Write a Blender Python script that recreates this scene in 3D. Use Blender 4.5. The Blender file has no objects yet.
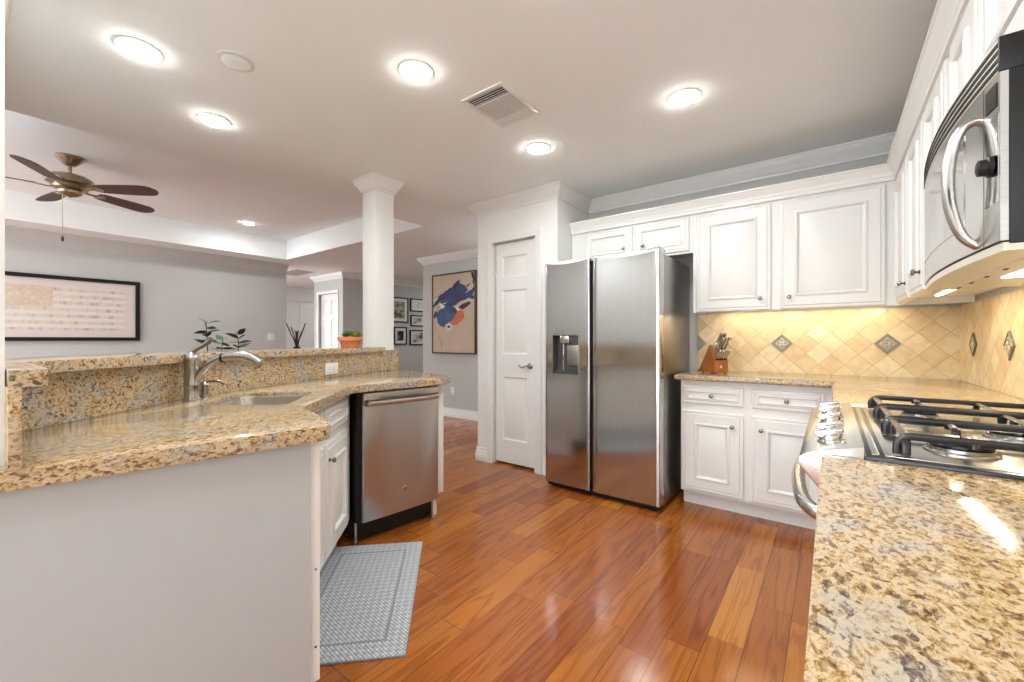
import bpy, bmesh, math, random
from mathutils import Vector, Matrix
random.seed(4)
D = bpy.data
SC = bpy.context.scene
COL = SC.collection
PI = math.pi

# ---------------------------------------------------------------- camera, world, exposure
cam = D.cameras.new('camera'); cam.sensor_width = 36.0; cam.lens = 36.0 * 421.0 / 1024.0
cam.shift_y = -0.001; cam.clip_start = 0.03
camo = D.objects.new('camera', cam); COL.objects.link(camo)
camo.location = (0, 0, 1.15); camo.rotation_euler = (PI / 2, 0, math.radians(37.1))
SC.camera = camo
wd = D.worlds.new('world'); SC.world = wd; wd.use_nodes = True
wd.node_tree.nodes['Background'].inputs[0].default_value = (0.92, 0.96, 1.0, 1)
wd.node_tree.nodes['Background'].inputs[1].default_value = 3.3
SC.view_settings.view_transform = 'Standard'; SC.view_settings.look = 'None'
SC.view_settings.gamma = 1.0; SC.view_settings.use_curve_mapping = False
SC.view_settings.exposure = 0.66
DOWN_W = 3.3        # watts of one ceiling downlight
UNDER_W = 1.0        # watts of one under-cabinet bar

# ---------------------------------------------------------------- material helpers
def nmat(name):
    m = D.materials.new(name); m.use_nodes = True
    return m, m.node_tree.nodes, m.node_tree.links, m.node_tree.nodes['Principled BSDF']

def mat(name, col, rough=0.5, metal=0.0, spec=0.5, noise=0.0, nscale=8.0, bump=0.0, bscale=200.0, emit=0.0, coat=0.0):
    m, N, L, p = nmat(name)
    p.inputs['Base Color'].default_value = (*col, 1); p.inputs['Roughness'].default_value = rough
    p.inputs['Metallic'].default_value = metal; p.inputs['Specular IOR Level'].default_value = spec
    p.inputs['Coat Weight'].default_value = coat
    tc = N.new('ShaderNodeTexCoord')
    n = N.new('ShaderNodeTexNoise'); n.inputs['Scale'].default_value = nscale; n.inputs['Detail'].default_value = 3
    L.new(tc.outputs['Object'], n.inputs['Vector'])
    r = N.new('ShaderNodeValToRGB')
    k = max(noise, 0.01)
    r.color_ramp.elements[0].color = (*[c * (1 - k) for c in col], 1); r.color_ramp.elements[0].position = 0.3
    r.color_ramp.elements[1].color = (*[min(1, c * (1 + k)) for c in col], 1); r.color_ramp.elements[1].position = 0.7
    L.new(n.outputs['Fac'], r.inputs['Fac']); L.new(r.outputs['Color'], p.inputs['Base Color'])
    if bump:
        b = N.new('ShaderNodeBump'); b.inputs['Strength'].default_value = bump; b.inputs['Distance'].default_value = 0.002
        n2 = N.new('ShaderNodeTexNoise'); n2.inputs['Scale'].default_value = bscale
        L.new(tc.outputs['Object'], n2.inputs['Vector']); L.new(n2.outputs['Fac'], b.inputs['Height'])
        L.new(b.outputs['Normal'], p.inputs['Normal'])
    if emit:
        p.inputs['Emission Color'].default_value = (*col, 1); p.inputs['Emission Strength'].default_value = emit
    return m

def ramp(N, stops, interp='LINEAR'):
    r = N.new('ShaderNodeValToRGB'); r.color_ramp.interpolation = interp
    e = r.color_ramp.elements
    while len(e) < len(stops): e.new(0.5)
    for i, (pos, c) in enumerate(stops): e[i].position = pos; e[i].color = (*c, 1)
    return r

def mixc(N, L, fac, a, b, mode='MIX'):
    x = N.new('ShaderNodeMix'); x.data_type = 'RGBA'; x.blend_type = mode
    for s, v in ((0, fac), (6, a), (7, b)):
        if hasattr(v, 'is_linked'): L.new(v, x.inputs[s])
        elif isinstance(v, (int, float)): x.inputs[s].default_value = v
        else: x.inputs[s].default_value = (*v, 1)
    return x.outputs[2]

def math_(N, L, op, a, b=0.0):
    x = N.new('ShaderNodeMath'); x.operation = op
    for s, v in ((0, a), (1, b)):
        if hasattr(v, 'is_linked'): L.new(v, x.inputs[s])
        else: x.inputs[s].default_value = v
    return x.outputs[0]

def granite(name):
    m, N, L, p = nmat(name)
    tc = N.new('ShaderNodeTexCoord')
    mp = N.new('ShaderNodeMapping'); mp.inputs['Rotation'].default_value = (0.3, 0.2, 0.6); mp.inputs['Scale'].default_value = (1.0, 0.62, 1.0)
    L.new(tc.outputs['Object'], mp.inputs['Vector'])
    def noise(s, d=4, dist=0.0, rough=0.6):
        n = N.new('ShaderNodeTexNoise'); n.inputs['Scale'].default_value = s; n.inputs['Detail'].default_value = d
        n.inputs['Distortion'].default_value = dist; n.inputs['Roughness'].default_value = rough
        L.new(mp.outputs['Vector'], n.inputs['Vector']); return n.outputs['Fac']
    v = N.new('ShaderNodeTexVoronoi'); v.inputs['Scale'].default_value = 165
    nv = N.new('ShaderNodeTexNoise'); nv.inputs['Scale'].default_value = 60; L.new(mp.outputs['Vector'], nv.inputs['Vector'])
    vm = N.new('ShaderNodeVectorMath'); vm.operation = 'MULTIPLY_ADD'; vm.inputs[1].default_value = (0.02, 0.02, 0.02)
    L.new(nv.outputs['Color'], vm.inputs[0]); L.new(mp.outputs['Vector'], vm.inputs[2]); L.new(vm.outputs['Vector'], v.inputs['Vector'])
    sx = N.new('ShaderNodeSeparateColor'); L.new(v.outputs['Color'], sx.inputs[0])
    fine = math_(N, L, 'ADD', math_(N, L, 'MULTIPLY', noise(135, 6, 0.4, 0.74), 0.80), math_(N, L, 'MULTIPLY', sx.outputs[0], 0.20))
    warm = ramp(N, [(0.34, (0.07, 0.05, 0.04)), (0.41, (0.26, 0.15, 0.055)), (0.46, (0.46, 0.29, 0.11)), (0.51, (0.55, 0.41, 0.235)), (0.58, (0.62, 0.50, 0.345)), (0.66, (0.44, 0.26, 0.085))])
    L.new(fine, warm.inputs[0])
    cool = ramp(N, [(0.34, (0.06, 0.055, 0.055)), (0.42, (0.22, 0.20, 0.19)), (0.48, (0.40, 0.34, 0.27)), (0.55, (0.52, 0.455, 0.36)), (0.62, (0.43, 0.40, 0.36)), (0.70, (0.27, 0.25, 0.24))])
    L.new(fine, cool.inputs[0])
    big = ramp(N, [(0.46, (0, 0, 0)), (0.63, (1, 1, 1))]); L.new(noise(6.0, 4, 1.5), big.inputs[0])
    c = mixc(N, L, big.outputs[0], warm.outputs[0], cool.outputs[0])
    sp = ramp(N, [(0.60, (0, 0, 0)), (0.66, (1, 1, 1))]); L.new(noise(110, 3, 0.6), sp.inputs[0])
    c = mixc(N, L, math_(N, L, 'MULTIPLY', sp.outputs[0], 0.75), c, (0.09, 0.07, 0.06))
    sp2 = ramp(N, [(0.60, (0, 0, 0)), (0.68, (1, 1, 1))]); L.new(noise(30, 4, 1.0), sp2.inputs[0])
    c = mixc(N, L, math_(N, L, 'MULTIPLY', sp2.outputs[0], 0.35), c, (0.22, 0.18, 0.17))
    L.new(c, p.inputs['Base Color'])
    p.inputs['Roughness'].default_value = 0.09; p.inputs['Specular IOR Level'].default_value = 0.5
    return m

def wood_floor(name):
    m, N, L, p = nmat(name)
    tc = N.new('ShaderNodeTexCoord'); s = N.new('ShaderNodeSeparateXYZ'); L.new(tc.outputs['Object'], s.inputs[0])
    W = 0.128
    fx = math_(N, L, 'DIVIDE', s.outputs[0], W); ix = math_(N, L, 'FLOOR', fx); rx = math_(N, L, 'FRACT', fx)
    wn = N.new('ShaderNodeTexWhiteNoise'); wn.noise_dimensions = '1D'; L.new(ix, wn.inputs['W'])
    ln = math_(N, L, 'MULTIPLY_ADD', wn.outputs['Value'], 0.5); ln.node.inputs[2].default_value = 0.62
    fy = math_(N, L, 'ADD', math_(N, L, 'DIVIDE', s.outputs[1], ln), math_(N, L, 'MULTIPLY', wn.outputs['Value'], 37.0))
    iy = math_(N, L, 'FLOOR', fy); ry = math_(N, L, 'FRACT', fy)
    cb = N.new('ShaderNodeCombineXYZ'); L.new(ix, cb.inputs[0]); L.new(iy, cb.inputs[1])
    w2 = N.new('ShaderNodeTexWhiteNoise'); L.new(cb.outputs[0], w2.inputs['Vector'])
    base = ramp(N, [(0.0, (0.29, 0.074, 0.015)), (0.35, (0.35, 0.102, 0.018)), (0.7, (0.40, 0.125, 0.020)), (0.88, (0.44, 0.150, 0.023)), (1.0, (0.54, 0.21, 0.032))])
    L.new(w2.outputs['Value'], base.inputs[0])
    # grain, shifted per plank
    va = N.new('ShaderNodeVectorMath'); va.operation = 'MULTIPLY_ADD'; va.inputs[1].default_value = (31, 17, 9)
    L.new(w2.outputs['Color'], va.inputs[0])
    mp = N.new('ShaderNodeMapping'); mp.inputs['Scale'].default_value = (11, 0.8, 1); L.new(tc.outputs['Object'], mp.inputs['Vector'])
    L.new(mp.outputs['Vector'], va.inputs[2])
    g = N.new('ShaderNodeTexNoise'); g.inputs['Scale'].default_value = 1.0; g.inputs['Detail'].default_value = 2.5; g.inputs['Distortion'].default_value = 0.35
    L.new(va.outputs['Vector'], g.inputs['Vector'])
    rings = math_(N, L, 'SINE', math_(N, L, 'MULTIPLY', g.outputs['Fac'], 44.0))
    rr = ramp(N, [(0.0, (0.60, 0.52, 0.45)), (0.35, (1, 1, 1)), (1.0, (1.08, 1.1, 1.1))])
    L.new(math_(N, L, 'MULTIPLY_ADD', rings, 0.5), rr.inputs[0]); rr.inputs[0].links[0].from_node.inputs[2].default_value = 0.5
    c = mixc(N, L, 0.55, base.outputs[0], rr.outputs[0], 'MULTIPLY')
    mp2 = N.new('ShaderNodeMapping'); mp2.inputs['Scale'].default_value = (150, 6, 1); L.new(tc.outputs['Object'], mp2.inputs['Vector'])
    f = N.new('ShaderNodeTexNoise'); f.inputs['Scale'].default_value = 1.0; L.new(mp2.outputs['Vector'], f.inputs['Vector'])
    fr = ramp(N, [(0.3, (0.78, 0.74, 0.7)), (0.6, (1, 1, 1))]); L.new(f.outputs['Fac'], fr.inputs[0])
    c = mixc(N, L, 0.7, c, fr.outputs[0], 'MULTIPLY')
    gx = math_(N, L, 'LESS_THAN', math_(N, L, 'ABSOLUTE', math_(N, L, 'SUBTRACT', rx, 0.5)), 0.49)
    gy = math_(N, L, 'LESS_THAN', math_(N, L, 'ABSOLUTE', math_(N, L, 'SUBTRACT', ry, 0.5)), 0.4985)
    gap = math_(N, L, 'MULTIPLY', gx, gy)
    c = mixc(N, L, gap, (0.10, 0.03, 0.01), c)
    L.new(c, p.inputs['Base Color']); p.inputs['Roughness'].default_value = 0.16
    b = N.new('ShaderNodeBump'); b.inputs['Strength'].default_value = 0.25; b.inputs['Distance'].default_value = 0.001
    L.new(math_(N, L, 'ADD', gap, math_(N, L, 'MULTIPLY', g.outputs['Fac'], 0.6)), b.inputs['Height']); L.new(b.outputs['Normal'], p.inputs['Normal'])
    return m

def tile_mat(name, axis, c0, z0, pitch=0.0999):
    # 45-degree travertine tiles; axis = which object axis runs along the wall
    m, N, L, p = nmat(name)
    tc = N.new('ShaderNodeTexCoord'); s = N.new('ShaderNodeSeparateXYZ'); L.new(tc.outputs['Object'], s.inputs[0])
    a = math_(N, L, 'SUBTRACT', s.outputs[axis], c0); z = math_(N, L, 'SUBTRACT', s.outputs[2], z0)
    k = 0.70711 / pitch
    u = math_(N, L, 'ADD', math_(N, L, 'MULTIPLY', math_(N, L, 'ADD', a, z), k), 0.5)
    v = math_(N, L, 'ADD', math_(N, L, 'MULTIPLY', math_(N, L, 'SUBTRACT', a, z), k), 0.5)
    iu = math_(N, L, 'FLOOR', u); iv = math_(N, L, 'FLOOR', v); ru = math_(N, L, 'FRACT', u); rv = math_(N, L, 'FRACT', v)
    cb = N.new('ShaderNodeCombineXYZ'); L.new(iu, cb.inputs[0]); L.new(iv, cb.inputs[1])
    w = N.new('ShaderNodeTexWhiteNoise'); L.new(cb.outputs[0], w.inputs['Vector'])
    base = ramp(N, [(0.0, (0.70, 0.54, 0.31)), (0.25, (0.74, 0.60, 0.37)), (0.6, (0.78, 0.65, 0.42)), (0.9, (0.82, 0.71, 0.50)), (1.0, (0.68, 0.47, 0.23))])
    L.new(w.outputs['Value'], base.inputs[0])
    va = N.new('ShaderNodeVectorMath'); va.operation = 'MULTIPLY_ADD'; va.inputs[1].default_value = (7, 7, 7)
    L.new(w.outputs['Color'], va.inputs[0]); L.new(tc.outputs['Object'], va.inputs[2])
    n = N.new('ShaderNodeTexNoise'); n.inputs['Scale'].default_value = 14; n.inputs['Detail'].default_value = 5; n.inputs['Distortion'].default_value = 0.6
    L.new(va.outputs['Vector'], n.inputs['Vector'])
    nr = ramp(N, [(0.3, (0.84, 0.76, 0.66)), (0.6, (1.0, 1.0, 1.0))]); L.new(n.outputs['Fac'], nr.inputs[0])
    c = mixc(N, L, 0.8, base.outputs[0], nr.outputs[0], 'MULTIPLY')
    mu = math_(N, L, 'ABSOLUTE', math_(N, L, 'SUBTRACT', ru, 0.5)); mv = math_(N, L, 'ABSOLUTE', math_(N, L, 'SUBTRACT', rv, 0.5))
    ed = math_(N, L, 'MAXIMUM', mu, mv)
    gr = ramp(N, [(0.484, (1, 1, 1)), (0.494, (0, 0, 0))]); L.new(ed, gr.inputs[0])
    c = mixc(N, L, gr.outputs[0], (0.40, 0.30, 0.18), c)
    L.new(c, p.inputs['Base Color']); p.inputs['Roughness'].default_value = 0.38
    b = N.new('ShaderNodeBump'); b.inputs['Strength'].default_value = 0.5; b.inputs['Distance'].default_value = 0.002
    L.new(gr.outputs[0], b.inputs['Height']); L.new(b.outputs['Normal'], p.inputs['Normal'])
    return m

def steel(name, col=(0.56, 0.56, 0.56), rough=0.24, scale=(500, 500, 3), bump=0.06):
    m, N, L, p = nmat(name)
    p.inputs['Metallic'].default_value = 1.0; p.inputs['Roughness'].default_value = rough
    tc = N.new('ShaderNodeTexCoord'); mp = N.new('ShaderNodeMapping'); mp.inputs['Scale'].default_value = scale
    L.new(tc.outputs['Object'], mp.inputs['Vector'])
    n = N.new('ShaderNodeTexNoise'); n.inputs['Scale'].default_value = 1.0; n.inputs['Detail'].default_value = 2
    L.new(mp.outputs['Vector'], n.inputs['Vector'])
    r = ramp(N, [(0.3, tuple(c * 0.95 for c in col)), (0.7, tuple(min(1, c * 1.05) for c in col))]); L.new(n.outputs['Fac'], r.inputs[0])
    L.new(r.outputs[0], p.inputs['Base Color'])
    b = N.new('ShaderNodeBump'); b.inputs['Strength'].default_value = bump; b.inputs['Distance'].default_value = 0.001
    L.new(n.outputs['Fac'], b.inputs['Height']); L.new(b.outputs['Normal'], p.inputs['Normal'])
    return m

def rug_mat(name):
    m, N, L, p = nmat(name)
    tc = N.new('ShaderNodeTexCoord'); s = N.new('ShaderNodeSeparateXYZ'); L.new(tc.outputs['Object'], s.inputs[0])
    def wv(o, k): return math_(N, L, 'SINE', math_(N, L, 'MULTIPLY', o, k))
    a = wv(s.outputs[0], 2 * PI / 0.0185); b = wv(s.outputs[1], 2 * PI / 0.0155)
    dp_ = math_(N, L, 'ADD', s.outputs[0], s.outputs[1]); dm_ = math_(N, L, 'SUBTRACT', s.outputs[0], s.outputs[1])
    big = math_(N, L, 'MULTIPLY', wv(dp_, 2 * PI / 0.058), wv(dm_, 2 * PI / 0.058))
    t = math_(N, L, 'ADD', math_(N, L, 'MULTIPLY', a, b), math_(N, L, 'MULTIPLY', big, 0.45))
    n = N.new('ShaderNodeTexNoise'); n.inputs['Scale'].default_value = 90; L.new(tc.outputs['Object'], n.inputs['Vector'])
    t = math_(N, L, 'ADD', t, math_(N, L, 'MULTIPLY', n.outputs['Fac'], 1.2))
    r = ramp(N, [(0.0, (0.26, 0.28, 0.31)), (0.55, (0.34, 0.37, 0.41)), (0.75, (0.60, 0.62, 0.65)), (1.0, (0.84, 0.85, 0.86))])
    tt = math_(N, L, 'MULTIPLY_ADD', t, 0.3); tt.node.inputs[2].default_value = 0.4
    L.new(tt, r.inputs[0])
    # plain lines framing the middle field
    ax = math_(N, L, 'ABSOLUTE', math_(N, L, 'SUBTRACT', s.outputs[0], 0.0)); ay = math_(N, L, 'ABSOLUTE', s.outputs[1])
    ex = math_(N, L, 'SUBTRACT', ax, 0.345); ey = math_(N, L, 'SUBTRACT', ay, 0.165)
    e = math_(N, L, 'ABSOLUTE', math_(N, L, 'MAXIMUM', ex, ey))
    ln = math_(N, L, 'LESS_THAN', e, 0.006)
    c = mixc(N, L, ln, r.outputs[0], (0.27, 0.29, 0.33))
    L.new(c, p.inputs['Base Color']); p.inputs['Roughness'].default_value = 0.9
    bp = N.new('ShaderNodeBump'); bp.inputs['Strength'].default_value = 0.6; bp.inputs['Distance'].default_value = 0.003
    L.new(t, bp.inputs['Height']); L.new(bp.outputs['Normal'], p.inputs['Normal'])
    return m

def collage_mat(name):
    m, N, L, p = nmat(name)
    tc = N.new('ShaderNodeTexCoord'); s = N.new('ShaderNodeSeparateXYZ'); L.new(tc.outputs['Object'], s.inputs[0])
    iz = math_(N, L, 'FLOOR', math_(N, L, 'DIVIDE', s.outputs[2], 0.0405))
    par = math_(N, L, 'FLOORED_MODULO', iz, 2.0)
    cb = N.new('ShaderNodeCombineXYZ'); L.new(math_(N, L, 'MULTIPLY', s.outputs[0], 9.0), cb.inputs[0]); L.new(math_(N, L, 'MULTIPLY', iz, 3.7), cb.inputs[1])
    n = N.new('ShaderNodeTexNoise'); n.inputs['Scale'].default_value = 1.3; n.inputs['Detail'].default_value = 5; n.inputs['Roughness'].default_value = 0.75
    L.new(cb.outputs[0], n.inputs['Vector'])
    r1 = ramp(N, [(0.3, (0.30, 0.22, 0.20)), (0.42, (0.55, 0.36, 0.30)), (0.5, (0.66, 0.56, 0.50)), (0.6, (0.74, 0.62, 0.40)), (0.72, (0.40, 0.40, 0.44))])
    r2 = ramp(N, [(0.3, (0.55, 0.52, 0.50)), (0.45, (0.74, 0.71, 0.68)), (0.7, (0.66, 0.66, 0.70))])
    L.new(n.outputs['Fac'], r1.inputs[0]); L.new(n.outputs['Fac'], r2.inputs[0])
    c = mixc(N, L, par, r2.outputs[0], r1.outputs[0])
    # speckled panel in one corner
    v = N.new('ShaderNodeTexVoronoi'); v.inputs['Scale'].default_value = 22; L.new(tc.outputs['Object'], v.inputs['Vector'])
    r3 = ramp(N, [(0.0, (0.78, 0.74, 0.66)), (0.35, (0.66, 0.60, 0.40)), (0.6, (0.62, 0.44, 0.36)), (0.9, (0.60, 0.55, 0.44))]); L.new(v.outputs['Distance'], r3.inputs[0])
    sc = N.new('ShaderNodeSeparateColor'); L.new(v.outputs['Color'], sc.inputs[0]); r4 = ramp(N, [(0.0, (0.72, 0.62, 0.40)), (0.5, (0.64, 0.38, 0.30)), (1.0, (0.60, 0.60, 0.40))]); L.new(sc.outputs[0], r4.inputs[0])
    c2 = mixc(N, L, 0.45, r3.outputs[0], r4.outputs[0])
    k = math_(N, L, 'MULTIPLY', math_(N, L, 'LESS_THAN', s.outputs[0], 1.06), math_(N, L, 'GREATER_THAN', s.outputs[2], 0.405))
    c = mixc(N, L, k, c, c2)
    c = mixc(N, L, 0.25, c, (0.60, 0.57, 0.52))
    L.new(c, p.inputs['Base Color']); p.inputs['Roughness'].default_value = 0.5
    return m

def print_mat(name, dark, light, scale, thr):
    m, N, L, p = nmat(name)
    tc = N.new('ShaderNodeTexCoord'); n = N.new('ShaderNodeTexNoise'); n.inputs['Scale'].default_value = scale; n.inputs['Detail'].default_value = 6
    L.new(tc.outputs['Object'], n.inputs['Vector']); r = ramp(N, [(thr, dark), (thr + 0.16, light)]); L.new(n.outputs['Fac'], r.inputs[0])
    L.new(r.outputs[0], p.inputs['Base Color']); p.inputs['Roughness'].default_value = 0.4
    return m

M = {}
M['wall'] = mat('wall_paint', (0.53, 0.53, 0.515), 0.75, noise=0.01, nscale=3, bump=0.06, bscale=300)
M['ceil'] = mat('ceiling_paint', (0.88, 0.915, 0.92), 0.85, noise=0.01, nscale=3, bump=0.06, bscale=260)
M['white'] = mat('white_wall_paint', (0.80, 0.80, 0.79), 0.6, noise=0.008, nscale=3, bump=0.04, bscale=300)
M['trim'] = mat('white_trim_paint', (0.80, 0.80, 0.79), 0.35, noise=0.006)
M['cab'] = mat('white_cabinet_paint', (0.80, 0.80, 0.785), 0.30, noise=0.006)
M['panel'] = mat('pale_grey_panel', (0.475, 0.495, 0.50), 0.45, noise=0.008)
M['granite'] = granite('gold_granite')
M['floor'] = wood_floor('cherry_planks')
M['steel'] = steel('brushed_steel', (0.53, 0.53, 0.53), 0.13, (300, 300, 2), 0.012)
M['steel2'] = steel('satin_steel', (0.62, 0.61, 0.59), 0.22, (3, 3, 300), 0.03)
M['steelsoft'] = steel('soft_brushed_steel', (0.50, 0.50, 0.50), 0.34, (500, 500, 3), 0.05)
M['steeldark'] = steel('grey_side_steel', (0.36, 0.35, 0.34), 0.35, (3, 300, 300), 0.03)
M['chrome'] = steel('polished_chrome', (0.72, 0.72, 0.72), 0.08, (5, 5, 5), 0.0)
M['nickel'] = steel('brushed_nickel', (0.42, 0.41, 0.39), 0.22, (200, 200, 5), 0.02)
M['lens_dark'] = mat('dark_steel_recess', (0.12, 0.12, 0.125), 0.3, 0.6)
M['knobmetal'] = steel('dark_nickel', (0.25, 0.245, 0.24), 0.25, (5, 5, 5), 0.0)
M['black'] = mat('black_plastic', (0.012, 0.012, 0.012), 0.40, spec=0.3)
M['iron'] = mat('black_enamel_iron', (0.010, 0.011, 0.014), 0.26, coat=0.15)
M['blackglass'] = mat('black_glass', (0.02, 0.02, 0.02), 0.05)
M['glass_door'] = steel('mirror_glass', (0.50, 0.50, 0.49), 0.07, (4, 4, 4), 0.0)
M['tile_x'] = tile_mat('travertine_back', 0, 0.288, 1.126)
M['tile_y'] = tile_mat('travertine_side', 1, 3.263, 1.126)
M['pewter'] = mat('antique_pewter', (0.22, 0.22, 0.18), 0.4, 0.7, noise=0.3, nscale=120)
M['pewterfield'] = mat('grey_pewter_field', (0.30, 0.29, 0.24), 0.5, 0.3, noise=0.5, nscale=220)
M['pewterlight'] = mat('pale_pewter_relief', (0.55, 0.53, 0.44), 0.4, 0.5, noise=0.3, nscale=120)
M['rug'] = rug_mat('grey_woven_mat')
M['frameblack'] = mat('black_frame', (0.010, 0.009, 0.008), 0.5, spec=0.25)
M['matboard'] = mat('pinkish_mat_board', (0.66, 0.60, 0.57), 0.6)
M['matwhite'] = mat('white_mat_board', (0.72, 0.72, 0.68), 0.6)
M['collage'] = collage_mat('paper_collage')
M['canvas'] = mat('tan_canvas', (0.52, 0.41, 0.31), 0.7, noise=0.06, nscale=3)
M['blue'] = mat('blue_paint', (0.022, 0.034, 0.12), 0.5, noise=0.5, nscale=9)
M['teal'] = mat('steel_blue_paint', (0.03, 0.085, 0.19), 0.5, noise=0.5, nscale=7)
M['orange'] = mat('orange_paint', (0.50, 0.12, 0.055), 0.5, noise=0.35, nscale=8)
M['ink'] = mat('dark_paint', (0.02, 0.018, 0.035), 0.5)
M['wpaint'] = mat('white_paint_stroke', (0.70, 0.66, 0.62), 0.5)
M['taupe'] = mat('taupe_paint', (0.40, 0.33, 0.27), 0.6)
M['frameboxwood'] = mat('dark_walnut_frame', (0.06, 0.035, 0.022), 0.4)
M['terracotta'] = mat('terracotta', (0.66, 0.22, 0.10), 0.75, noise=0.12, nscale=20)
M['leaf'] = mat('succulent_leaf', (0.10, 0.24, 0.045), 0.45, noise=0.4, nscale=30)
M['leaf2'] = mat('pale_succulent_leaf', (0.30, 0.36, 0.10), 0.45, noise=0.3, nscale=30)
M['eucalyptus'] = mat('dark_eucalyptus_leaf', (0.018, 0.04, 0.028), 0.5, noise=0.3, nscale=30)
M['eucalyptusgreen'] = mat('green_eucalyptus_leaf', (0.07, 0.19, 0.06), 0.5, noise=0.3, nscale=30)
M['soil'] = mat('soil', (0.03, 0.02, 0.015), 0.95, noise=0.4, nscale=60)
M['twig'] = mat('dark_twig', (0.035, 0.030, 0.028), 0.8)
M['blade'] = mat('walnut_blade', (0.085, 0.035, 0.024), 0.45, noise=0.25, nscale=6)
M['brass'] = mat('antique_brass', (0.38, 0.31, 0.22), 0.30, 0.9, noise=0.25, nscale=12)
M['block'] = mat('knife_block_wood', (0.36, 0.115, 0.028), 0.35, noise=0.25, nscale=14)
M['plate'] = mat('white_plastic', (0.78, 0.78, 0.75), 0.35)
M['slot'] = mat('dark_slot', (0.008, 0.008, 0.008), 0.6, spec=0.2)
M['grille'] = mat('grey_grille', (0.42, 0.42, 0.41), 0.6)
M['lamp'] = mat('lamp_lens', (1.0, 0.97, 0.92), 0.5, emit=44.0)
M['warmlamp'] = mat('warm_lamp_lens', (1.0, 0.86, 0.62), 0.5, emit=12.0)
M['cream'] = mat('cream_metal', (0.72, 0.68, 0.58), 0.3, 0.3)
M['cover'] = mat('off_white_cover', (0.70, 0.69, 0.67), 0.6)

# ---------------------------------------------------------------- object helpers
def build(name, bm, m, parent=None, smooth=35):
    me = D.meshes.new(name)
    bmesh.ops.remove_doubles(bm, verts=bm.verts, dist=1e-6)
    bmesh.ops.recalc_face_normals(bm, faces=bm.faces)
    bm.to_mesh(me); bm.free()
    for mm in (m if isinstance(m, (list, tuple)) else [m]): me.materials.append(mm)
    if smooth:
        for p in me.polygons: p.use_smooth = True
        me.set_sharp_from_angle(angle=math.radians(smooth))
    o = D.objects.new(name, me); COL.objects.link(o)
    if parent: o.parent = parent
    return o

def tag(o, label, cat, group=None, kind=None):
    o['label'] = label; o['category'] = cat
    if group: o['group'] = group
    if kind: o['kind'] = kind
    return o

def thing(name, label, cat, loc=(0, 0, 0), rz=0.0, group=None):
    o = D.objects.new(name, None); COL.objects.link(o); o.empty_display_size = 0.05
    o.location = loc; o.rotation_euler = (0, 0, rz)
    return tag(o, label, cat, group)

def struct(name, bm, m, parent=None, smooth=35):
    o = build(name, bm, m, parent, smooth)
    if not parent: o['kind'] = 'structure'
    return o

def copy_tree(root):
    c = root.copy(); COL.objects.link(c)
    for ch in [x for x in D.objects if x.parent == root]:
        copy_tree(ch).parent = c
    return c

def BM(): return bmesh.new()

def box(bm, a, b, bev=0.0, seg=2, mi=0):
    n0 = set(bm.faces)
    vs = [bm.verts.new((x, y, z)) for x in (a[0], b[0]) for y in (a[1], b[1]) for z in (a[2], b[2])]
    fs = [bm.faces.new([vs[i] for i in q]) for q in ((0, 1, 3, 2), (4, 6, 7, 5), (0, 4, 5, 1), (2, 3, 7, 6), (0, 2, 6, 4), (1, 5, 7, 3))]
    if bev:
        es = list({e for f in fs for e in f.edges})
        bmesh.ops.bevel(bm, geom=es, offset=bev, segments=seg, profile=0.5, affect='EDGES')
    for f in set(bm.faces) - n0: f.material_index = mi
    return bm

def xform(bm, start, mtx):
    vs = [v for v in bm.verts if v.index == -1 or v not in start]
    for v in vs: v.co = mtx @ v.co

def prism(bm, poly, axis, a, b, bev=0.0, seg=2):
    """poly: 2D points in the plane normal to axis (x:(y,z) y:(x,z) z:(x,y)); extruded a..b"""
    def P(p, t): return {'x': (t, p[0], p[1]), 'y': (p[0], t, p[1]), 'z': (p[0], p[1], t)}[axis]
    va = [bm.verts.new(P(p, a)) for p in poly]; vb = [bm.verts.new(P(p, b)) for p in poly]
    n = len(poly)
    fs = [bm.faces.new(va), bm.faces.new(vb[::-1])]
    for i in range(n): fs.append(bm.faces.new((va[i], vb[i], vb[(i + 1) % n], va[(i + 1) % n])))
    if bev:
        es = list({e for f in fs[:2] for e in f.edges})
        bmesh.ops.bevel(bm, geom=es, offset=bev, segments=seg, profile=0.5, affect='EDGES')
    return bm

def slab(bm, outer, holes, z0, z1, bev=0.0, seg=3):
    """flat slab from an outline with holes, edges rounded over"""
    loops = [outer] + holes; edges = []
    for lp in loops:
        vs = [bm.verts.new((x, y, z0)) for x, y in lp]
        edges += [bm.edges.new((vs[i], vs[(i + 1) % len(vs)])) for i in range(len(vs))]
    r = bmesh.ops.triangle_fill(bm, edges=edges, use_beauty=True)
    fs = [g for g in r['geom'] if isinstance(g, bmesh.types.BMFace)]
    ex = bmesh.ops.extrude_face_region(bm, geom=fs)
    for g in ex['geom']:
        if isinstance(g, bmesh.types.BMVert): g.co.z = z1
    bmesh.ops.recalc_face_normals(bm, faces=bm.faces)
    if bev:
        es = []
        for e in bm.edges:
            if len(e.link_faces) == 2 and abs(e.verts[0].co.z - e.verts[1].co.z) < 1e-6:
                n1, n2 = e.link_faces[0].normal, e.link_faces[1].normal
                if n1.dot(n2) < 0.3: es.append(e)
        bmesh.ops.bevel(bm, geom=es, offset=bev, segments=seg, profile=0.5, affect='EDGES', clamp_overlap=True)
    return bm

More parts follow.
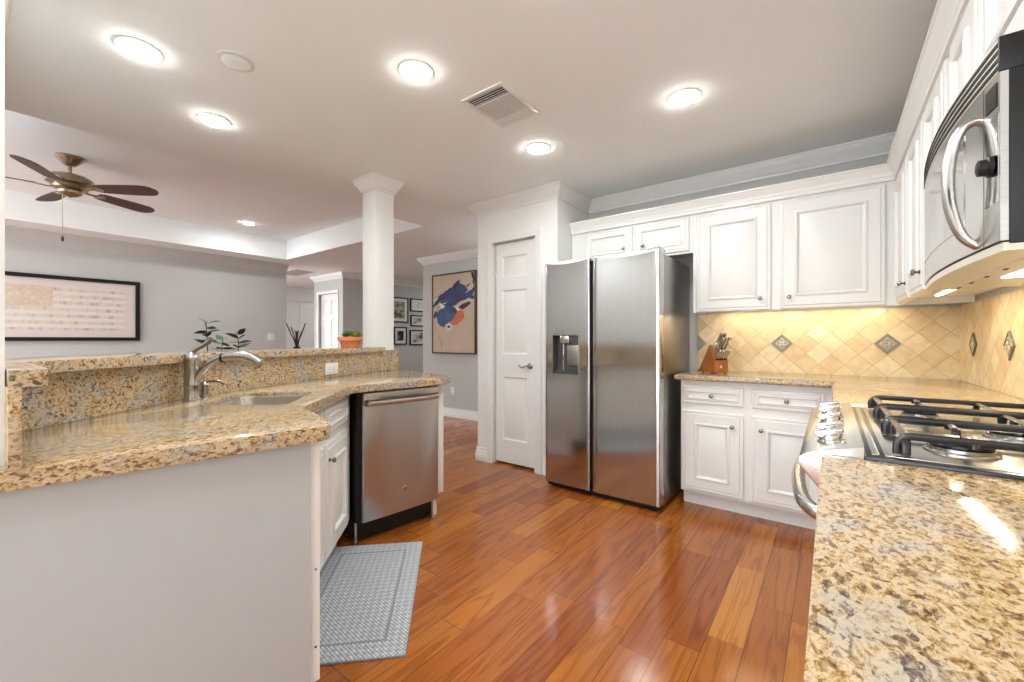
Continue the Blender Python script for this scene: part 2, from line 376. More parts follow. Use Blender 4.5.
def roundpoly(pts, rads, n=5):
    out = []
    k = len(pts)
    for i in range(k):
        r = rads[i] if isinstance(rads, (list, tuple)) else rads
        p = Vector(pts[i]); a = Vector(pts[i - 1]); b = Vector(pts[(i + 1) % k])
        if r <= 0: out.append(tuple(p)); continue
        da = (a - p).normalized(); db = (b - p).normalized()
        ang = da.angle(db); t = min(r / math.tan(ang / 2), (a - p).length * 0.45, (b - p).length * 0.45)
        s, e = p + da * t, p + db * t
        for j in range(n + 1):
            q = j / n; out.append(tuple(s * (1 - q) ** 2 + p * 2 * q * (1 - q) + e * q * q))
    return out

def lathe(bm, prof, n=20, c=(0, 0, 0), mtx=None):
    """prof: (radius, height) list around local z"""
    rings = []
    for r, h in prof:
        ring = []
        for i in range(n):
            v = Vector((r * math.cos(2 * PI * i / n), r * math.sin(2 * PI * i / n), h))
            if mtx: v = mtx @ v
            ring.append(bm.verts.new(v + Vector(c)))
        rings.append(ring)
    for a, b in zip(rings, rings[1:]):
        for i in range(n): bm.faces.new((a[i], a[(i + 1) % n], b[(i + 1) % n], b[i]))
    bm.faces.new(rings[0][::-1]); bm.faces.new(rings[-1])
    return bm

def tube(bm, pts, rad, n=10, flat=None):
    """tube along points; rad number or list; flat = (sx, sy) squash of the section"""
    pts = [Vector(p) for p in pts]; k = len(pts)
    rads = rad if isinstance(rad, (list, tuple)) else [rad] * k
    up = None; rings = []
    for i, p in enumerate(pts):
        t = ((pts[min(i + 1, k - 1)] - p) + (p - pts[max(i - 1, 0)])).normalized()
        if up is None: up = Vector((0, 0, 1)) if abs(t.z) < 0.9 else Vector((0, 1, 0))
        s = t.cross(up).normalized(); up = s.cross(t).normalized()
        sx, sy = flat or (1, 1)
        rings.append([bm.verts.new(p + rads[i] * (sx * math.cos(2 * PI * j / n) * s + sy * math.sin(2 * PI * j / n) * up)) for j in range(n)])
    for a, b in zip(rings, rings[1:]):
        for j in range(n): bm.faces.new((a[j], a[(j + 1) % n], b[(j + 1) % n], b[j]))
    bm.faces.new(rings[0][::-1]); bm.faces.new(rings[-1])
    return bm

def curve(pts, n=6):
    P = [Vector(p) for p in pts]; out = []
    for i in range(len(P) - 1):
        p0, p1, p2, p3 = P[max(i - 1, 0)], P[i], P[i + 1], P[min(i + 2, len(P) - 1)]
        for j in range(n):
            t = j / n
            out.append(0.5 * ((2 * p1) + (p2 - p0) * t + (2 * p0 - 5 * p1 + 4 * p2 - p3) * t * t + (3 * p1 - p0 - 3 * p2 + p3) * t ** 3))
    out.append(P[-1]); return out

def moulding(bm, path, prof, ztop, side=1, closed=False):
    """sweep profile (offset, drop) along a plan path with mitred corners; side=1 offsets to the left of travel"""
    P = [Vector(p) for p in path]; k = len(P); rows = []
    for i in range(k):
        if closed: a, b = P[i - 1], P[(i + 1) % k]
        else: a, b = P[i - 1] if i else None, P[i + 1] if i < k - 1 else None
        ns = []
        for u, v in ((a, P[i]), (P[i], b)):
            if u is not None and v is not None:
                d = (v - u).normalized(); ns.append(Vector((-d.y, d.x)) * side)
        m = ns[0] if len(ns) == 1 else (ns[0] + ns[1]) / max(1e-6, (1 + ns[0].dot(ns[1])))
        rows.append([bm.verts.new((P[i].x + m.x * o, P[i].y + m.y * o, ztop - dz)) for o, dz in prof])
    for a, b in zip(rows, rows[1:] + ([rows[0]] if closed else [])):
        for j in range(len(prof)):
            bm.faces.new((a[j], a[(j + 1) % len(prof)], b[(j + 1) % len(prof)], b[j]))
    if not closed:
        bm.faces.new(rows[0][::-1]); bm.faces.new(rows[-1])
    return bm

CROWN = [(0, 0), (0.072, 0), (0.072, 0.012), (0.064, 0.016), (0.060, 0.030), (0.044, 0.052), (0.026, 0.070), (0.018, 0.088), (0.012, 0.092), (0.012, 0.108), (0, 0.108)]
CROWNBIG = [(0, 0), (0.10, 0), (0.10, 0.014), (0.09, 0.02), (0.07, 0.06), (0.03, 0.10), (0.02, 0.125), (0.012, 0.13), (0.012, 0.165), (0, 0.165)]
BASEB = [(0, 0), (0.006, 0), (0.009, 0.012), (0.009, 0.03), (0.014, 0.036), (0.014, 0.06), (0.018, 0.066), (0.018, 0.13), (0, 0.13)]

DOORPROF = [(0.0, 0.010), (0.004, 0.005), (0.013, 0.003), (0.016, 0.0065), (0.021, 0.0065), (0.025, 0.0)]
PANELPROF = [(0.0, 0.0), (0.003, -0.007), (0.010, -0.010), (0.016, -0.006), (0.020, 0.005), (0.026, 0.007), (0.034, 0.003)]
SMALLPROF = [(0.0, 0.0), (0.003, -0.005), (0.008, -0.006), (0.012, 0.004), (0.018, 0.005)]
DOORPANEL = [(0.0, 0.0), (0.010, 0.010), (0.016, 0.011), (0.040, 0.003)]

def ring_panel(bm, x0, z0, x1, z1, y, prof, sgn=1.0):
    """concentric rings inside a rectangle on the front (toward -y); prof (inset, depth into the slab)"""
    prev = None
    for ins, dep in prof:
        q = [bm.verts.new((px, y + dep * sgn, pz)) for px, pz in ((x0 + ins, z0 + ins), (x1 - ins, z0 + ins), (x1 - ins, z1 - ins), (x0 + ins, z1 - ins))]
        if prev:
            for i in range(4): bm.faces.new((prev[i], prev[(i + 1) % 4], q[(i + 1) % 4], q[i]))
        prev = q
    bm.faces.new(prev)

def panelled(w, h, t, panels, prof, edge=None, bm=None, ox=0.0, oy=0.0, oz=0.0):
    """slab w x h x t: back at y=0, front at y=-t, panels given as (x0,z0,x1,z1)"""
    bm = bm or BM(); st = set(bm.verts)
    e = edge or [(0.0, 0.002), (0.002, 0.0)]
    # outer edge rings
    prev = [bm.verts.new((x, 0, z)) for x, z in ((0, 0), (w, 0), (w, h), (0, h))]
    bm.faces.new(prev[::-1])
    for ins, dep in e:
        q = [bm.verts.new((x, -t + dep, z)) for x, z in ((ins, ins), (w - ins, ins), (w - ins, h - ins), (ins, h - ins))]
        for i in range(4): bm.faces.new((prev[i], prev[(i + 1) % 4], q[(i + 1) % 4], q[i]))
        prev = q
    ins = e[-1][0]
    xs = sorted({ins, w - ins} | {v for p in panels for v in (p[0], p[2])})
    zs = sorted({ins, h - ins} | {v for p in panels for v in (p[1], p[3])})
    grid = {}
    def V(x, z):
        if (x, z) not in grid: grid[(x, z)] = bm.verts.new((x, -t, z))
        return grid[(x, z)]
    for i in range(len(xs) - 1):
        for j in range(len(zs) - 1):
            cx, cz = (xs[i] + xs[i + 1]) / 2, (zs[j] + zs[j + 1]) / 2
            if any(p[0] < cx < p[2] and p[1] < cz < p[3] for p in panels): continue
            bm.faces.new((V(xs[i], zs[j]), V(xs[i + 1], zs[j]), V(xs[i + 1], zs[j + 1]), V(xs[i], zs[j + 1])))
    for p in panels: ring_panel(bm, *p, -t, prof)
    for v in bm.verts:
        if v not in st: v.co += Vector((ox, oy, oz))
    return bm

def cab_door(x0, z0, w, h, yf, t=0.02, fr=0.062):
    """raised-panel cabinet door; front face at y=-? built so that its back lies on y=yf"""
    pr = PANELPROF if min(w, h) > 0.24 else SMALLPROF
    f = 0.080 if min(w, h) > 0.3 else max(0.030, min(0.045, min(w, h) * 0.26))
    return panelled(w, h, t, [(f, f, w - f, h - f)], pr, DOORPROF, None, x0, yf, z0)

def knob(parent, x, y, z, d=(0, -1, 0)):
    bm = BM(); q = Vector((0, 0, 1)).rotation_difference(Vector(d)).to_matrix()
    lathe(bm, [(0.009, 0), (0.009, 0.003), (0.0045, 0.006), (0.005, 0.014), (0.012, 0.018), (0.0135, 0.023), (0.011, 0.028), (0.004, 0.030)], 14, (x, y, z), q)
    return build('knob', bm, M['knobmetal'], parent)

# ---------------------------------------------------------------- the room shell
bm = BM(); box(bm, (-11.2, -3.2, -0.1), (0.75, 9.4, 0.0)); struct('floor', bm, M['floor'])

ZC = 2.44; ZT = 2.75; TX0, TX1, TY0, TY1 = -6.97, -3.68, -2.2, 3.21
bm = BM()
box(bm, (TX1, -3.2, ZC), (0.75, 9.4, ZC + 0.45)); box(bm, (-11.2, -3.2, ZC), (TX0, 9.4, ZC + 0.45))
box(bm, (TX0, TY1, ZC), (TX1, 9.4, ZC + 0.45)); box(bm, (TX0, -3.2, ZC), (TX1, TY0, ZC + 0.45))
box(bm, (TX0, TY0, ZT), (TX1, TY1, ZC + 0.45)); struct('ceiling', bm, M['ceil'])

bm = BM(); box(bm, (-2.60, 3.583, 0), (0.75, 3.72, ZC)); struct('wall_back', bm, M['wall'])
bm = BM(); box(bm, (0.619, -3.2, 0), (0.75, 3.583, ZC)); struct('wall_right', bm, M['wall'])
PX0, PX1, PY = -2.704, -1.816, 3.03
DX0, DX1, DH = -2.510, -2.060, 2.045
bm = BM()
box(bm, (PX0, PY, 0), (DX0 - 0.012, PY + 0.11, ZC)); box(bm, (DX1 + 0.012, PY, 0), (PX1, PY + 0.11, ZC)); box(bm, (DX0 - 0.012, PY, DH + 0.008), (DX1 + 0.012, PY + 0.11, ZC))
box(bm, (PX1 - 0.1, PY + 0.11, 0), (PX1, 3.583, ZC)); box(bm, (PX0, PY + 0.11, 0), (PX0 + 0.1, 4.48, ZC)); box(bm, (DX0 - 0.1, PY + 0.3, 0), (PX1 - 0.1, PY + 0.32, ZC))
struct('wall_pantry', bm, M['white'])
bm = BM(); box(bm, (-5.16, 4.48, 0), (PX0 + 0.1, 4.60, ZC)); struct('wall_hall', bm, M['wall'])
bm = BM(); box(bm, (-5.16, 4.60, 0), (-5.05, 9.2, ZC)); struct('wall_corridor', bm, M['wall'])
bm = BM(); box(bm, (-7.52, 4.57, 0), (-7.40, 9.2, ZC)); struct('wall_gallery', bm, M['wall'])
bm = BM(); box(bm, (-7.52, 9.2, 0), (-5.05, 9.3, ZC)); struct('wall_far', bm, M['white'])
bm = BM(); box(bm, (-8.46, 4.45, 0), (-8.29, 4.57, ZC)); box(bm, (-7.60, 4.45, 0), (-7.40, 4.57, ZC)); box(bm, (-8.29, 4.45, 2.07), (-7.60, 4.57, ZC))
struct('wall_closet', bm, M['wall'])
bm = BM(); box(bm, (-7.62, -3.2, 0), (-7.50, 3.45, ZC)); struct('wall_left', bm, M['wall'])
bm = BM(); box(bm, (-10.8, 3.2, 0), (-10.5, 7.2, ZC)); box(bm, (-10.5, 3.6, 2.11), (-10.44, 7.2, ZC)); struct('wall_entry', bm, M['white'])
bm = BM(); box(bm, (-10.5, 7.1, 0), (-7.52, 7.2, ZC)); struct('wall_entry_end', bm, M['white'])
bm = BM(); box(bm, (-5.0, -0.08, 0), (-1.236, 0.056, ZC)); struct('wall_front', bm, M['white'])
bm = BM(); moulding(bm, [(-5.0, 0.056), (-1.27, 0.056)], CROWN, ZC, 1); struct('trim_7', bm, M['trim'])
# unseen rear wall behind the camera; wide opening added to let world light in
bm = BM()
box(bm, (-2.6, -3.1, 0), (-2.45, -3.0, ZC)); box(bm, (0.45, -3.1, 0), (0.619, -3.0, ZC)); box(bm, (-2.45, -3.1, 2.25), (0.45, -3.0, ZC))
struct('wall_rear', bm, M['wall'])

# mouldings
bm = BM(); moulding(bm, [(0.619, -3.0), (0.619, 3.583), (PX1, 3.583), (PX1, PY), (PX0, PY), (PX0, 4.48), (-5.16, 4.48), (-5.16, 9.2)], CROWN, ZC, 1); struct('trim_1', bm, M['trim'])
bm = BM(); moulding(bm, [(-7.5, 3.45), (-7.5, -3.2)], CROWNBIG, ZC, 1); struct('trim_2', bm, M['wall'])
bm = BM(); moulding(bm, [(-7.40, 9.2), (-7.40, 4.45), (-8.46, 4.45), (-8.46, 4.57)], CROWN, ZC, 1); struct('trim_3', bm, M['trim'])
bm = BM(); moulding(bm, [(PX1, PY + 0.3), (PX1, PY), (DX1 + 0.11, PY)], BASEB, 0.13, 1); moulding(bm, [(DX0 - 0.05, PY), (PX0, PY), (PX0, 4.48), (-5.16, 4.48), (-5.16, 9.2)], BASEB, 0.13, 1); struct('baseboard_pantry', bm, M['trim'])
bm = BM(); moulding(bm, [(-7.5, 3.45), (-7.5, -3.2)], BASEB, 0.13, 1); moulding(bm, [(-7.40, 9.2), (-7.40, 4.45)], BASEB, 0.13, 1); struct('baseboard_left', bm, M['trim'])

# pantry door and casing
CAS = [(0, 0), (0.0, -0.012), (0.012, -0.016), (0.03, -0.012), (0.05, -0.018), (0.058, -0.016), (0.062, 0)]
def casing(x0, x1, h, y, w=0.062):
    bm = BM()
    def row(P): return [bm.verts.new(p) for p in P]
    rows = []
    for (bx, bz, mx, mz) in ((x0, 0, -1, 0), (x0, h, -1, 1), (x1, h, 1, 1), (x1, 0, 1, 0)):
        rows.append(row([(bx + mx * o, y + d, bz + mz * o) for o, d in CAS]))
    for a, b in zip(rows, rows[1:]):
        for j in range(len(CAS)): bm.faces.new((a[j], a[(j + 1) % len(CAS)], b[(j + 1) % len(CAS)], b[j]))
    bm.faces.new(rows[0]); bm.faces.new(rows[-1][::-1])
    return bm
struct('trim_4', casing(DX0 - 0.008, DX1 + 0.03, DH + 0.008, PY), M['trim'])
dw = DX1 - DX0
d1 = struct('door_1', panelled(dw, DH - 0.020, 0.035, [(0.075, 0.21, dw - 0.095, 0.79), (0.075, 1.0, dw - 0.095, 1.59), (0.075, 1.71, dw - 0.095, 1.90)], DOORPANEL), M['trim'])
d1.location = (DX0, PY + 0.075, 0.020)
bm = BM(); q = Matrix.Rotation(PI / 2, 3, 'X')
lathe(bm, [(0.028, 0), (0.028, 0.004), (0.022, 0.009), (0.011, 0.012), (0.010, 0.03), (0.012, 0.034), (0.012, 0.045)], 18, (dw - 0.058, -0.036, 0.90), q)
tube(bm, curve([(dw - 0.058, -0.076, 0.90), (dw - 0.085, -0.080, 0.898), (dw - 0.115, -0.078, 0.885), (dw - 0.14, -0.076, 0.892), (dw - 0.16, -0.075, 0.905)]), 0.007, 8)
o = build('door_handle', bm, M['steeldark'], d1); o['label'] = 'dark pewter lever handle'
for z in (1.76, 0.42):
    bm = BM(); tube(bm, [(0.002, -0.040, z - 0.045), (0.002, -0.040, z + 0.045)], 0.007, 8); box(bm, (-0.006, -0.037, z - 0.045), (0.018, -0.034, z + 0.045)); build('hinge', bm, M['trim'], d1)
# closet door in the hall, entry door
def six_panel(name, w, h, m):
    a, b, c = 0.09, w / 2 - 0.035, w / 2 + 0.035
    P = []
    for x0, x1 in ((a, b), (c, w - a)):
        P += [(x0, 0.2, x1, 0.82), (x0, 0.95, x1, 1.55), (x0, 1.64, x1, h - 0.11)]
    return struct(name, panelled(w, h, 0.035, P, [(0, 0), (0.012, 0.012), (0.02, 0.013), (0.05, 0.002)]), m)
d2 = six_panel('door_2', 0.66, 2.05, M['trim']); d2.location = (-8.275, 4.53, 0.01)
bm = BM(); lathe(bm, [(0.025, 0), (0.012, 0.01), (0.01, 0.03), (0.027, 0.045), (0.027, 0.06), (0.012, 0.068)], 14, (0.60, -0.035, 1.20 - 0.26), q); build('door_handle', bm, M['steeldark'], d2)
bm = BM(); box(bm, (0.635, -0.043, 1.72), (0.665, -0.033, 1.86)); build('hinge', bm, M['black'], d2)
struct('trim_5', casing(-8.285, -7.605, 2.065, 4.45), M['trim'])
d3 = six_panel('door_3', 0.86, 2.05, M['trim']); d3.location = (-10.5, 5.16, 0.01); d3.rotation_euler = (0, 0, PI / 2)

# column on the bar end
bm = BM(); CW = 0.0875; cx, cy = -2.9375, 2.0785
box(bm, (cx - CW, cy - CW, 0), (cx + CW, cy + CW, ZC), 0.004)
moulding(bm, [(cx - CW, cy - CW), (cx + CW, cy - CW), (cx + CW, cy + CW), (cx - CW, cy + CW)], [(0, 0), (0.060, 0), (0.060, 0.012), (0.053, 0.016), (0.049, 0.034), (0.032, 0.058), (0.018, 0.078), (0.018, 0.086), (0.009, 0.090), (0.009, 0.104), (0, 0.106)], ZC, -1, True)
o = struct('column', bm, M['trim'])

# bar half wall (painted), behind the granite face
BASE = [(-1.640, 0.075), (-2.100, 0.585), (-2.500, 1.345), (-2.800, 2.150)]
def offset(path, d):
    P = [Vector(p) for p in path]; out = []
    for i in range(len(P)):
        ns = []
        for a, b in ((i - 1, i), (i, i + 1)):
            if a >= 0 and b < len(P):
                t = (P[b] - P[a]).normalized(); ns.append(Vector((-t.y, t.x)))
        m = ns[0] if len(ns) == 1 else (ns[0] + ns[1]) / (1 + ns[0].dot(ns[1]))
        out.append(tuple(P[i] - m * d))     # d>0: to the left side of the photograph (away from the kitchen)
    return out
BARIN, BAROUT = offset(BASE, -0.024), offset(BASE, -0.135)

bm = BM(); prism(bm, [BARIN[0], (-1.64, 0.0), (-1.95, 0.0), BAROUT[1], BAROUT[2], (-2.92, 1.985), (-2.775, 1.985), BARIN[2], BARIN[1]], 'z', 0, 1.06); struct('wall_bar', bm, M['wall'])

# granite on the bar: face, wall splash and cap
bm = BM()
face = BASE + BARIN[::-1]
bm2 = prism(bm, face, 'z', 0.9141, 1.062)
box(bm, (-2.85, 1.99, 0.9141), (-2.775, 2.155, 1.07))
tag(build('bar_backsplash', bm, M['granite']), 'vertical gold granite face between the sink counter and the raised bar', 'backsplash')
bm = BM(); box(bm, (-1.635, 0.0562, 0.915), (-1.170, 0.0735, 1.063), 0.002)
tag(build('side_splash', bm, M['granite']), 'narrow upright granite slab against the white wall end beside the raised bar', 'backsplash')
CF = offset(BASE, 0.035); CB = offset(BASE, -0.27)
cap = [(-1.176, 0.0575), (-1.176, 0.108), (-1.60, 0.108), CF[1], CF[2], (-2.712, 1.985), (-2.98, 1.985), CB[2], CB[1], (-1.93, 0.0575)]
bm = BM(); slab(bm, roundpoly(cap, [0, 0.045, 0, 0.04, 0.1, 0.01, 0.01, 0.1, 0.1, 0], 4), [], 1.063, 1.095, 0.012)
tag(build('granite_bar_ledge', bm, M['granite']), 'raised gold granite bar ledge holding the terracotta pot', 'bar counter')

# ---------------------------------------------------------------- peninsula: counter, cabinets, sink, dishwasher
P1, TIP, P3, P4, P5 = (-1.200, -0.03), (-1.096, 0.625), (-1.485, 0.740), (-1.965, 1.235), (-1.895, 1.80)
outl = roundpoly([P1, TIP, (-1.175, 0.660), P3, P4, P5, (-1.95, 1.930), (-2.795, 2.155)] + BASE[::-1][1:] + [(-1.640, 0.058), (-1.234, 0.058), (-1.234, -0.03)],
                 [0, 0.05, 0.04, 0.05, 0.08, 0.03, 0.03] + [0] * 7, 5)
SK = [(-1.928, 0.556), (-1.667, 0.769), (-1.999, 1.05), (-2.221, 0.81)]
SK = [(-1.820, 0.525), (-1.574, 0.726), (-1.887, 0.991), (-2.097, 0.765)]
hole = roundpoly(SK, 0.05, 5)
bm = BM(); slab(bm, outl, [hole], 0.876, 0.914, 0.016)
tag(build('peninsula_countertop', bm, M['granite']), 'gold speckled granite counter around the undermount sink, pointed corner toward the floor mat', 'countertop')

sk = thing('kitchen_sink', 'undermount stainless steel sink bowl set into the peninsula counter', 'sink', (-1.845, 0.752, 0.70))
bm = BM()
def skring(off, z):
    c = Vector((-1.845, 0.752)); return [((p[0] - c.x) * off, (p[1] - c.y) * off, z) for p in roundpoly(SK, 0.06, 5)]
rings = [[bm.verts.new(p) for p in skring(o_, z_)] for o_, z_ in ((0.992, 0.196), (0.980, 0.199), (0.970, 0.190), (0.94, 0.02), (0.87, 0.0), (0.1, -0.004))]
for a, b in zip(rings, rings[1:]):
    for i in range(len(a)): bm.faces.new((a[i], a[(i + 1) % len(a)], b[(i + 1) % len(a)], b[i]))
bm.faces.new(rings[-1]); build('bowl', bm, M['steel2'], sk)
bm = BM(); lathe(bm, [(0.040, 0), (0.040, 0.003), (0.030, 0.004), (0.028, 0.001)], 18, (0, 0, -0.003)); build('drain', bm, M['chrome'], sk)

fa = thing('kitchen_faucet', 'brushed nickel pull-out faucet with lever on top behind the sink', 'faucet', (-2.000, 0.560, 0.914), math.radians(38))
bm = BM(); lathe(bm, [(0.030, 0), (0.030, 0.006), (0.026, 0.012), (0.025, 0.05), (0.027, 0.056), (0.027, 0.064), (0.025, 0.07), (0.024, 0.152), (0.027, 0.159), (0.026, 0.168), (0.018, 0.184), (0.008, 0.190)], 20); build('body', bm, M['nickel'], fa)
bm = BM(); sp = curve([(0.010, 0, 0.075), (0.040, 0, 0.115), (0.076, 0, 0.146), (0.115, 0, 0.166), (0.163, 0, 0.173)]); tube(bm, sp, [0.015 + 0.003 * i / len(sp) for i in range(len(sp))], 12); build('spout', bm, M['nickel'], fa)
bm = BM(); sp = curve([(0.163, 0, 0.173), (0.208, 0, 0.171), (0.245, 0, 0.160), (0.272, 0, 0.143)]); tube(bm, sp, [0.0185, 0.0185, 0.019, 0.019, 0.019, 0.019, 0.019, 0.019, 0.019, 0.019, 0.020, 0.020, 0.020, 0.020, 0.020, 0.020, 0.021, 0.021, 0.021][:len(sp)], 12); build('spray_head', bm, M['nickel'], fa)
bm = BM(); lathe(bm, [(0.0192, 0), (0.0192, 0.007)], 14, (0.118, 0, 0.1665), Matrix.Rotation(PI / 2, 3, 'Y')); o = build('collar', bm, M['black'], fa)
bm = BM(); sp = curve([(0, 0, 0.180), (0.014, 0, 0.198), (0.040, 0, 0.212), (0.064, 0, 0.228), (0.076, 0, 0.240)]); tube(bm, sp, [0.012 - 0.004 * math.sin(PI * i / (len(sp) - 1)) for i in range(len(sp))], 10); build('lever', bm, M['nickel'], fa)

sd = thing('soap_dispenser', 'short brushed nickel dispenser on the counter right of the faucet', 'soap dispenser', (-2.085, 0.628, 0.914))
bm = BM(); lathe(bm, [(0.019, 0), (0.019, 0.004), (0.014, 0.010), (0.014, 0.045), (0.016, 0.05), (0.010, 0.062)], 16); build('body', bm, M['nickel'], sd)
bm = BM(); tube(bm, curve([(0, 0, 0.058), (0.02, 0.014, 0.064), (0.05, 0.036, 0.062), (0.066, 0.048, 0.052)]), 0.0045, 8); build('nozzle', bm, M['nickel'], sd)

def outlet(name, label, loc, rz, w, h, vertical=True, toggles=0):
    t = thing(name, label, 'outlet' if not toggles else 'light switch', loc, rz)
    bm = BM(); box(bm, (-w / 2, -0.006, -h / 2), (w / 2, 0, h / 2), 0.002); build('cover_plate', bm, M['plate'], t)
    if toggles:
        for i in range(toggles):
            bm = BM(); x = (i - (toggles - 1) / 2) * 0.045; box(bm, (x - 0.005, -0.013, -0.012), (x + 0.005, -0.006, 0.012), 0.001); build('toggle', bm, M['plate'], t)
        return t
    for s in (-1, 1):
        cx_, cz_ = (0, s * 0.02) if vertical else (s * 0.02, 0)
        bm = BM(); box(bm, (cx_ - 0.016, -0.008, cz_ - 0.014), (cx_ + 0.016, -0.006, cz_ + 0.014), 0.0008); f = build('receptacle', bm, M['plate'], t)
        bm = BM()
        for k in (-0.006, 0.006):
            if vertical: box(bm, (cx_ + k - 0.001, -0.0086, cz_ - 0.004), (cx_ + k + 0.001, -0.008, cz_ + 0.005))
            else: box(bm, (cx_ - 0.004, -0.0086, cz_ + k - 0.001), (cx_ + 0.005, -0.008, cz_ + k + 0.001))
        build('slot', bm, M['slot'], f)
    return t
d_ = (Vector(BASE[3]) - Vector(BASE[2])).normalized()
pt = Vector(BASE[2]) + d_ * 0.105
outlet('wall_outlet', 'white horizontal outlet on the granite bar face below the terracotta pot', (pt.x + 0.0005, pt.y, 0.9675), math.atan2(d_.y, d_.x), 0.118, 0.072, False)
outlet('wall_outlet', 'white outlet low on the grey hall wall under the abstract painting', (-4.503, 4.4795, 0.389), 0, 0.07, 0.115)
outlet('light_switch', 'white double switch plate on the grey living room wall right of the framed collage', (-7.4995, 3.201, 1.20), PI / 2, 0.118, 0.115, True, 2)

# end of the peninsula: cabinet with a flat grey end panel
def on_line(Y, inset): return (-1.2 + 0.1462 * (Y + 0.03) - inset * 0.9895, Y + inset * 0.1446)
A_, B_ = on_line(0.030, 0.030), on_line(0.609, 0.030)
ec = thing('end_cabinet', 'large flat pale grey panel end of the peninsula, facing the camera', 'cabinet', (A_[0], A_[1], 0))
bm = BM(); L2 = lambda p: (p[0] - A_[0], p[1] - A_[1])
prism(bm, [L2(A_), L2(B_), L2((-1.46, 0.715)), L2((-1.60, 0.08)), L2((-1.60, 0.060)), L2((-1.233, 0.060)), L2((-1.2335, 0.030))], 'z', 0.205, 0.875)
Bt = on_line(0.56, 0.030); prism(bm, [L2(A_), L2(Bt), L2((-1.46, 0.655)), L2((-1.60, 0.08)), L2((-1.60, 0.060)), L2((-1.233, 0.060)), L2((-1.2335, 0.030))], 'z', 0, 0.205); build('body', bm, M['cab'], ec)
a0, a1, b0, b1 = on_line(0.030, 0.0295), on_line(0.583, 0.0295), on_line(0.030, 0.024), on_line(0.583, 0.024)
bm = BM(); prism(bm, [L2(a0), L2(a1), L2(b1), L2(b0)], 'z', 0, 0.875); o = build('end_panel', bm, M['panel'], ec); o['label'] = 'flat pale grey skin'
for z, m_ in ((0.60, M['trim']), (0.515, M['pewter']), (0.30, M['black'])):
    bm = BM(); c = on_line(0.598, 0.0295); lathe(bm, [(0.0032, 0), (0.0032, 0.0012), (0.001, 0.0016)], 10, (*L2(c), z), Vector((0, 0, 1)).rotation_difference(Vector((0.9895, -0.1446, 0))).to_matrix()); build('screw_cap', bm, m_, ec)

# sink cabinet, diagonal
S0 = Vector((-1.561, 0.730)); S1 = Vector((-2.150, 1.333)); SL = (S1 - S0).length
e1 = (S1 - S0).normalized(); rzs = math.atan2(e1.y, e1.x)
sc = thing('sink_cabinet', 'white angled base cabinet under the sink, beside the grey floor mat', 'cabinet', (S0.x, S0.y, 0), rzs)
bm = BM(); box(bm, (0.0, 0.0, 0.145), (SL, 0.30, 0.640)); box(bm, (0, 0.0, 0.64), (SL, 0.018, 0.875)); box(bm, (0.0, 0.07, 0), (SL, 0.30, 0.145)); build('body', bm, M['cab'], sc)
xs = [(0.03, 0.348), (0.366, 0.752)]
for i, (x0, x1) in enumerate(xs):
    dr = build('drawer_front', cab_door(x0, 0.716, x1 - x0, 0.121, 0.0), M['cab'], sc)
    do = build('door', cab_door(x0, 0.155, x1 - x0, 0.520, 0.0), M['cab'], sc)
    knob(do, x0 + 0.035, -0.02, 0.602)

# dishwasher
DWO = Vector((-2.062, 1.360)); dd = Vector((0.12, 0.9928)); DWW = 0.512
dwt = thing('dishwasher', 'stainless steel dishwasher with bar handle in the peninsula', 'dishwasher', (DWO.x, DWO.y, 0), math.atan2(dd.y, dd.x))
bm = BM(); box(bm, (-0.022, 0.028, 0.13), (DWW + 0.002, 0.50, 0.868)); build('tub', bm, M['black'], dwt)
bm = BM()
prism(bm, [(0.0, 0.035), (0.0, 0.006), (0.006, 0.0), (DWW * 0.3, -0.004), (DWW * 0.7, -0.004), (DWW - 0.006, 0.0), (DWW, 0.006), (DWW, 0.035)], 'z', 0.135, 0.852, 0.002); dd_ = build('door', bm, M['steelsoft'], dwt)
bm = BM(); hp = curve([(0.018, -0.004, 0.800), (0.030, -0.034, 0.800), (0.10, -0.046, 0.800), (0.25, -0.050, 0.800), (0.405, -0.046, 0.800), (0.475, -0.034, 0.800), (0.487, -0.004, 0.800)]); tube(bm, hp, 0.017, 12, (0.6, 1.0)); build('handle', bm, M['steelsoft'], dd_)
bm = BM(); Rf = Matrix.Rotation(PI / 2, 3, 'X')
lathe(bm, [(0.019, 0), (0.019, 0.002), (0.017, 0.003), (0.016, 0.002)], 20, (0.262, -0.004, 0.262), Rf); bd = build('badge', bm, M['steel2'], dd_)
bm = BM(); tube(bm, curve([(0.262 + 0.0135 * math.cos(t) * (0.75 if i % 2 else 1), -0.0075, 0.262 + 0.0135 * math.sin(t) * (0.75 if i % 2 else 1)) for i, t in enumerate([k * PI / 4 for k in range(9)])], 3), 0.0012, 6)
tube(bm, curve([(0.260, -0.0075, 0.269), (0.254, -0.0075, 0.266), (0.255, -0.0075, 0.257), (0.260, -0.0075, 0.256), (0.261, -0.0075, 0.262), (0.257, -0.0075, 0.261)], 4), 0.0011, 6)
tube(bm, curve([(0.270, -0.0075, 0.268), (0.265, -0.0075, 0.267), (0.266, -0.0075, 0.262), (0.264, -0.0075, 0.258), (0.270, -0.0075, 0.256)], 4), 0.0011, 6); build('emblem', bm, M['lens_dark'], bd)
bm = BM(); box(bm, (0.0, 0.075, 0.015), (DWW, 0.095, 0.13)); build('kick_plate', bm, M['black'], dwt)
for x in (-0.018, DWW - 0.02):
    bm = BM(); lathe(bm, [(0.016, 0), (0.016, 0.012), (0.008, 0.016), (0.008, 0.131)], 12, (x, 0.050, 0.0)); build('leg', bm, M['nickel'], dwt)
ep = DWO + dd * (DWW + 0.004)
pe = thing('peninsula_end_panel', 'narrow white upright panel right of the dishwasher', 'cabinet panel', (ep.x, ep.y, 0), math.atan2(dd.y, dd.x))
